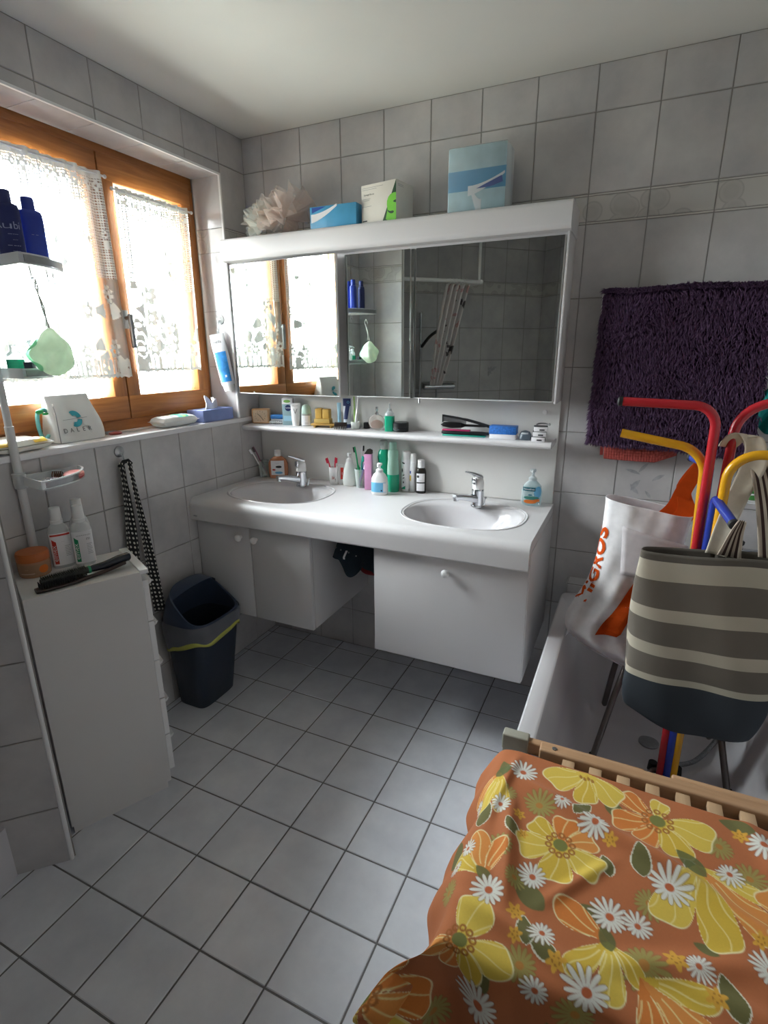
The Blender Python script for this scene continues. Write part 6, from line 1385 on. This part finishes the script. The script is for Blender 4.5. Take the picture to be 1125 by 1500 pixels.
mb = MB(); mb.box(-.13, .13, -.10, -.01, .03, .036, .002); part('soap_ledge', mb, clearp, t)
mb = MB(); mb.tube([(.155, -.03, -.25), (.155, -.03, .55)], .009, 10); part('riser', mb, chrome, t)
mb = MB(); mb.tube(crv([(.155, -.05, .30), (.10, -.09, .38), (.04, -.13, .425), (.01, -.15, .435)], 6), [.012]*12+[.016, .02, .026, .03, .032, .03, .026], 12); part('hand_shower', mb, black, t, 'dark hand shower')
mb = MB(); mb.tube(crv([(.02, -.055, -.03), (.03, -.06, -.2), (.09, -.06, -.35), (.16, -.06, -.2), (.165, -.05, .1), (.158, -.05, .29)], 8), .007, 8); part('hose', mb, steel, t)
# shower tray, its white side just in the picture beside the partition
t = thing('shower_tray', 'white raised shower tray edge beside the slanted partition at the left border', 'shower tray', (0, 0, 0))
q0 = on(-.142+.0, -.0); P0 = Vector((.2135, -1.6025)); 
dA = Vector((s2, -s2)); dB = Vector((-s2, -s2))
P1 = P0+Vector((.05, -.32)); 
tray_pts = [tuple(P0), (.255, -1.70), (.52, -2.0), (.52, -2.42), (.475, -2.465), (-.08, -1.91)]
mb = MB(); mb.prism(tray_pts, 0, .185); tr_ = part('rim', mb, enamel, t)
cxy = (sum(p[0] for p in tray_pts)/6, sum(p[1] for p in tray_pts)/6)
mb = MB(); ins = [(cxy[0]+(p[0]-cxy[0])*.86, cxy[1]+(p[1]-cxy[1])*.86) for p in tray_pts]; mb.prism(ins, .1852, .1872); part('tread', mb, mat('tray tread', '#d6d7d9', .3), t)
# ------------------------------------------------------------------ camera, daylight
cam = bpy.data.cameras.new('camera'); co = bpy.data.objects.new('camera', cam); COL.objects.link(co)
yaw, pitch, roll = -.4346, -.2898, -.0063
fw = Vector((sin(yaw)*cos(pitch), cos(yaw)*cos(pitch), sin(pitch))); rt = Vector((cos(yaw), -sin(yaw), 0)); upv = rt.cross(fw)
r2 = rt*cos(roll)+upv*sin(roll); u2 = -rt*sin(roll)+upv*cos(roll)
mw = Matrix((( r2.x, u2.x, -fw.x, 1.7414), (r2.y, u2.y, -fw.y, -2.2454), (r2.z, u2.z, -fw.z, 1.507), (0, 0, 0, 1)))
co.matrix_world = mw
cam.sensor_fit = 'VERTICAL'; cam.sensor_height = 36; cam.sensor_width = 27; cam.lens = 777.2/1500*36; cam.clip_start = .02
sc.camera = co
w = bpy.data.worlds.new('overcast sky'); sc.world = w; w.use_nodes = True
N = w.node_tree.nodes; L = w.node_tree.links; bg = N['Background']; bg.inputs[1].default_value = 1.
tc = N.new('ShaderNodeTexCoord'); sx = N.new('ShaderNodeSeparateXYZ'); mr = N.new('ShaderNodeMapRange'); mr.inputs['From Min'].default_value = -.06; mr.inputs['From Max'].default_value = .06
mx = N.new('ShaderNodeMix'); mx.data_type = 'RGBA'; mx.inputs[6].default_value = (13, 13.5, 12.5, 1); mx.inputs[7].default_value = (46, 48, 50, 1)   # garden below the horizon, cloud above it
L.new(tc.outputs['Generated'], sx.inputs[0]); L.new(sx.outputs['Z'], mr.inputs['Value']); L.new(mr.outputs[0], mx.inputs['Factor']); L.new(mx.outputs[2], bg.inputs[0])
al = bpy.data.lights.new('window_daylight', 'AREA'); al.shape = 'RECTANGLE'; al.size = 1.2; al.size_y = 1.0; al.cycles.is_portal = True
ao = bpy.data.objects.new('window_daylight', al); COL.objects.link(ao); ao.location = (-.32, -.645, 1.73); ao.rotation_euler = (0, -PI/2, 0)
# area light local -Z must point to +x
sc.view_settings.view_transform = 'Standard'; sc.view_settings.look = 'None'; sc.view_settings.gamma = 1; sc.view_settings.exposure = .65
sc.view_settings.use_curve_mapping = False
c = sc.cycles; c.use_denoising = True; c.denoiser = 'OPENIMAGEDENOISE'; c.denoising_input_passes = 'RGB_ALBEDO_NORMAL'
c.max_bounces = 14; c.diffuse_bounces = 8; c.glossy_bounces = 6; c.transparent_max_bounces = 24; c.transmission_bounces = 8
c.sample_clamp_indirect = 6.; c.caustics_reflective = False; c.caustics_refractive = False; c.blur_glossy = .6
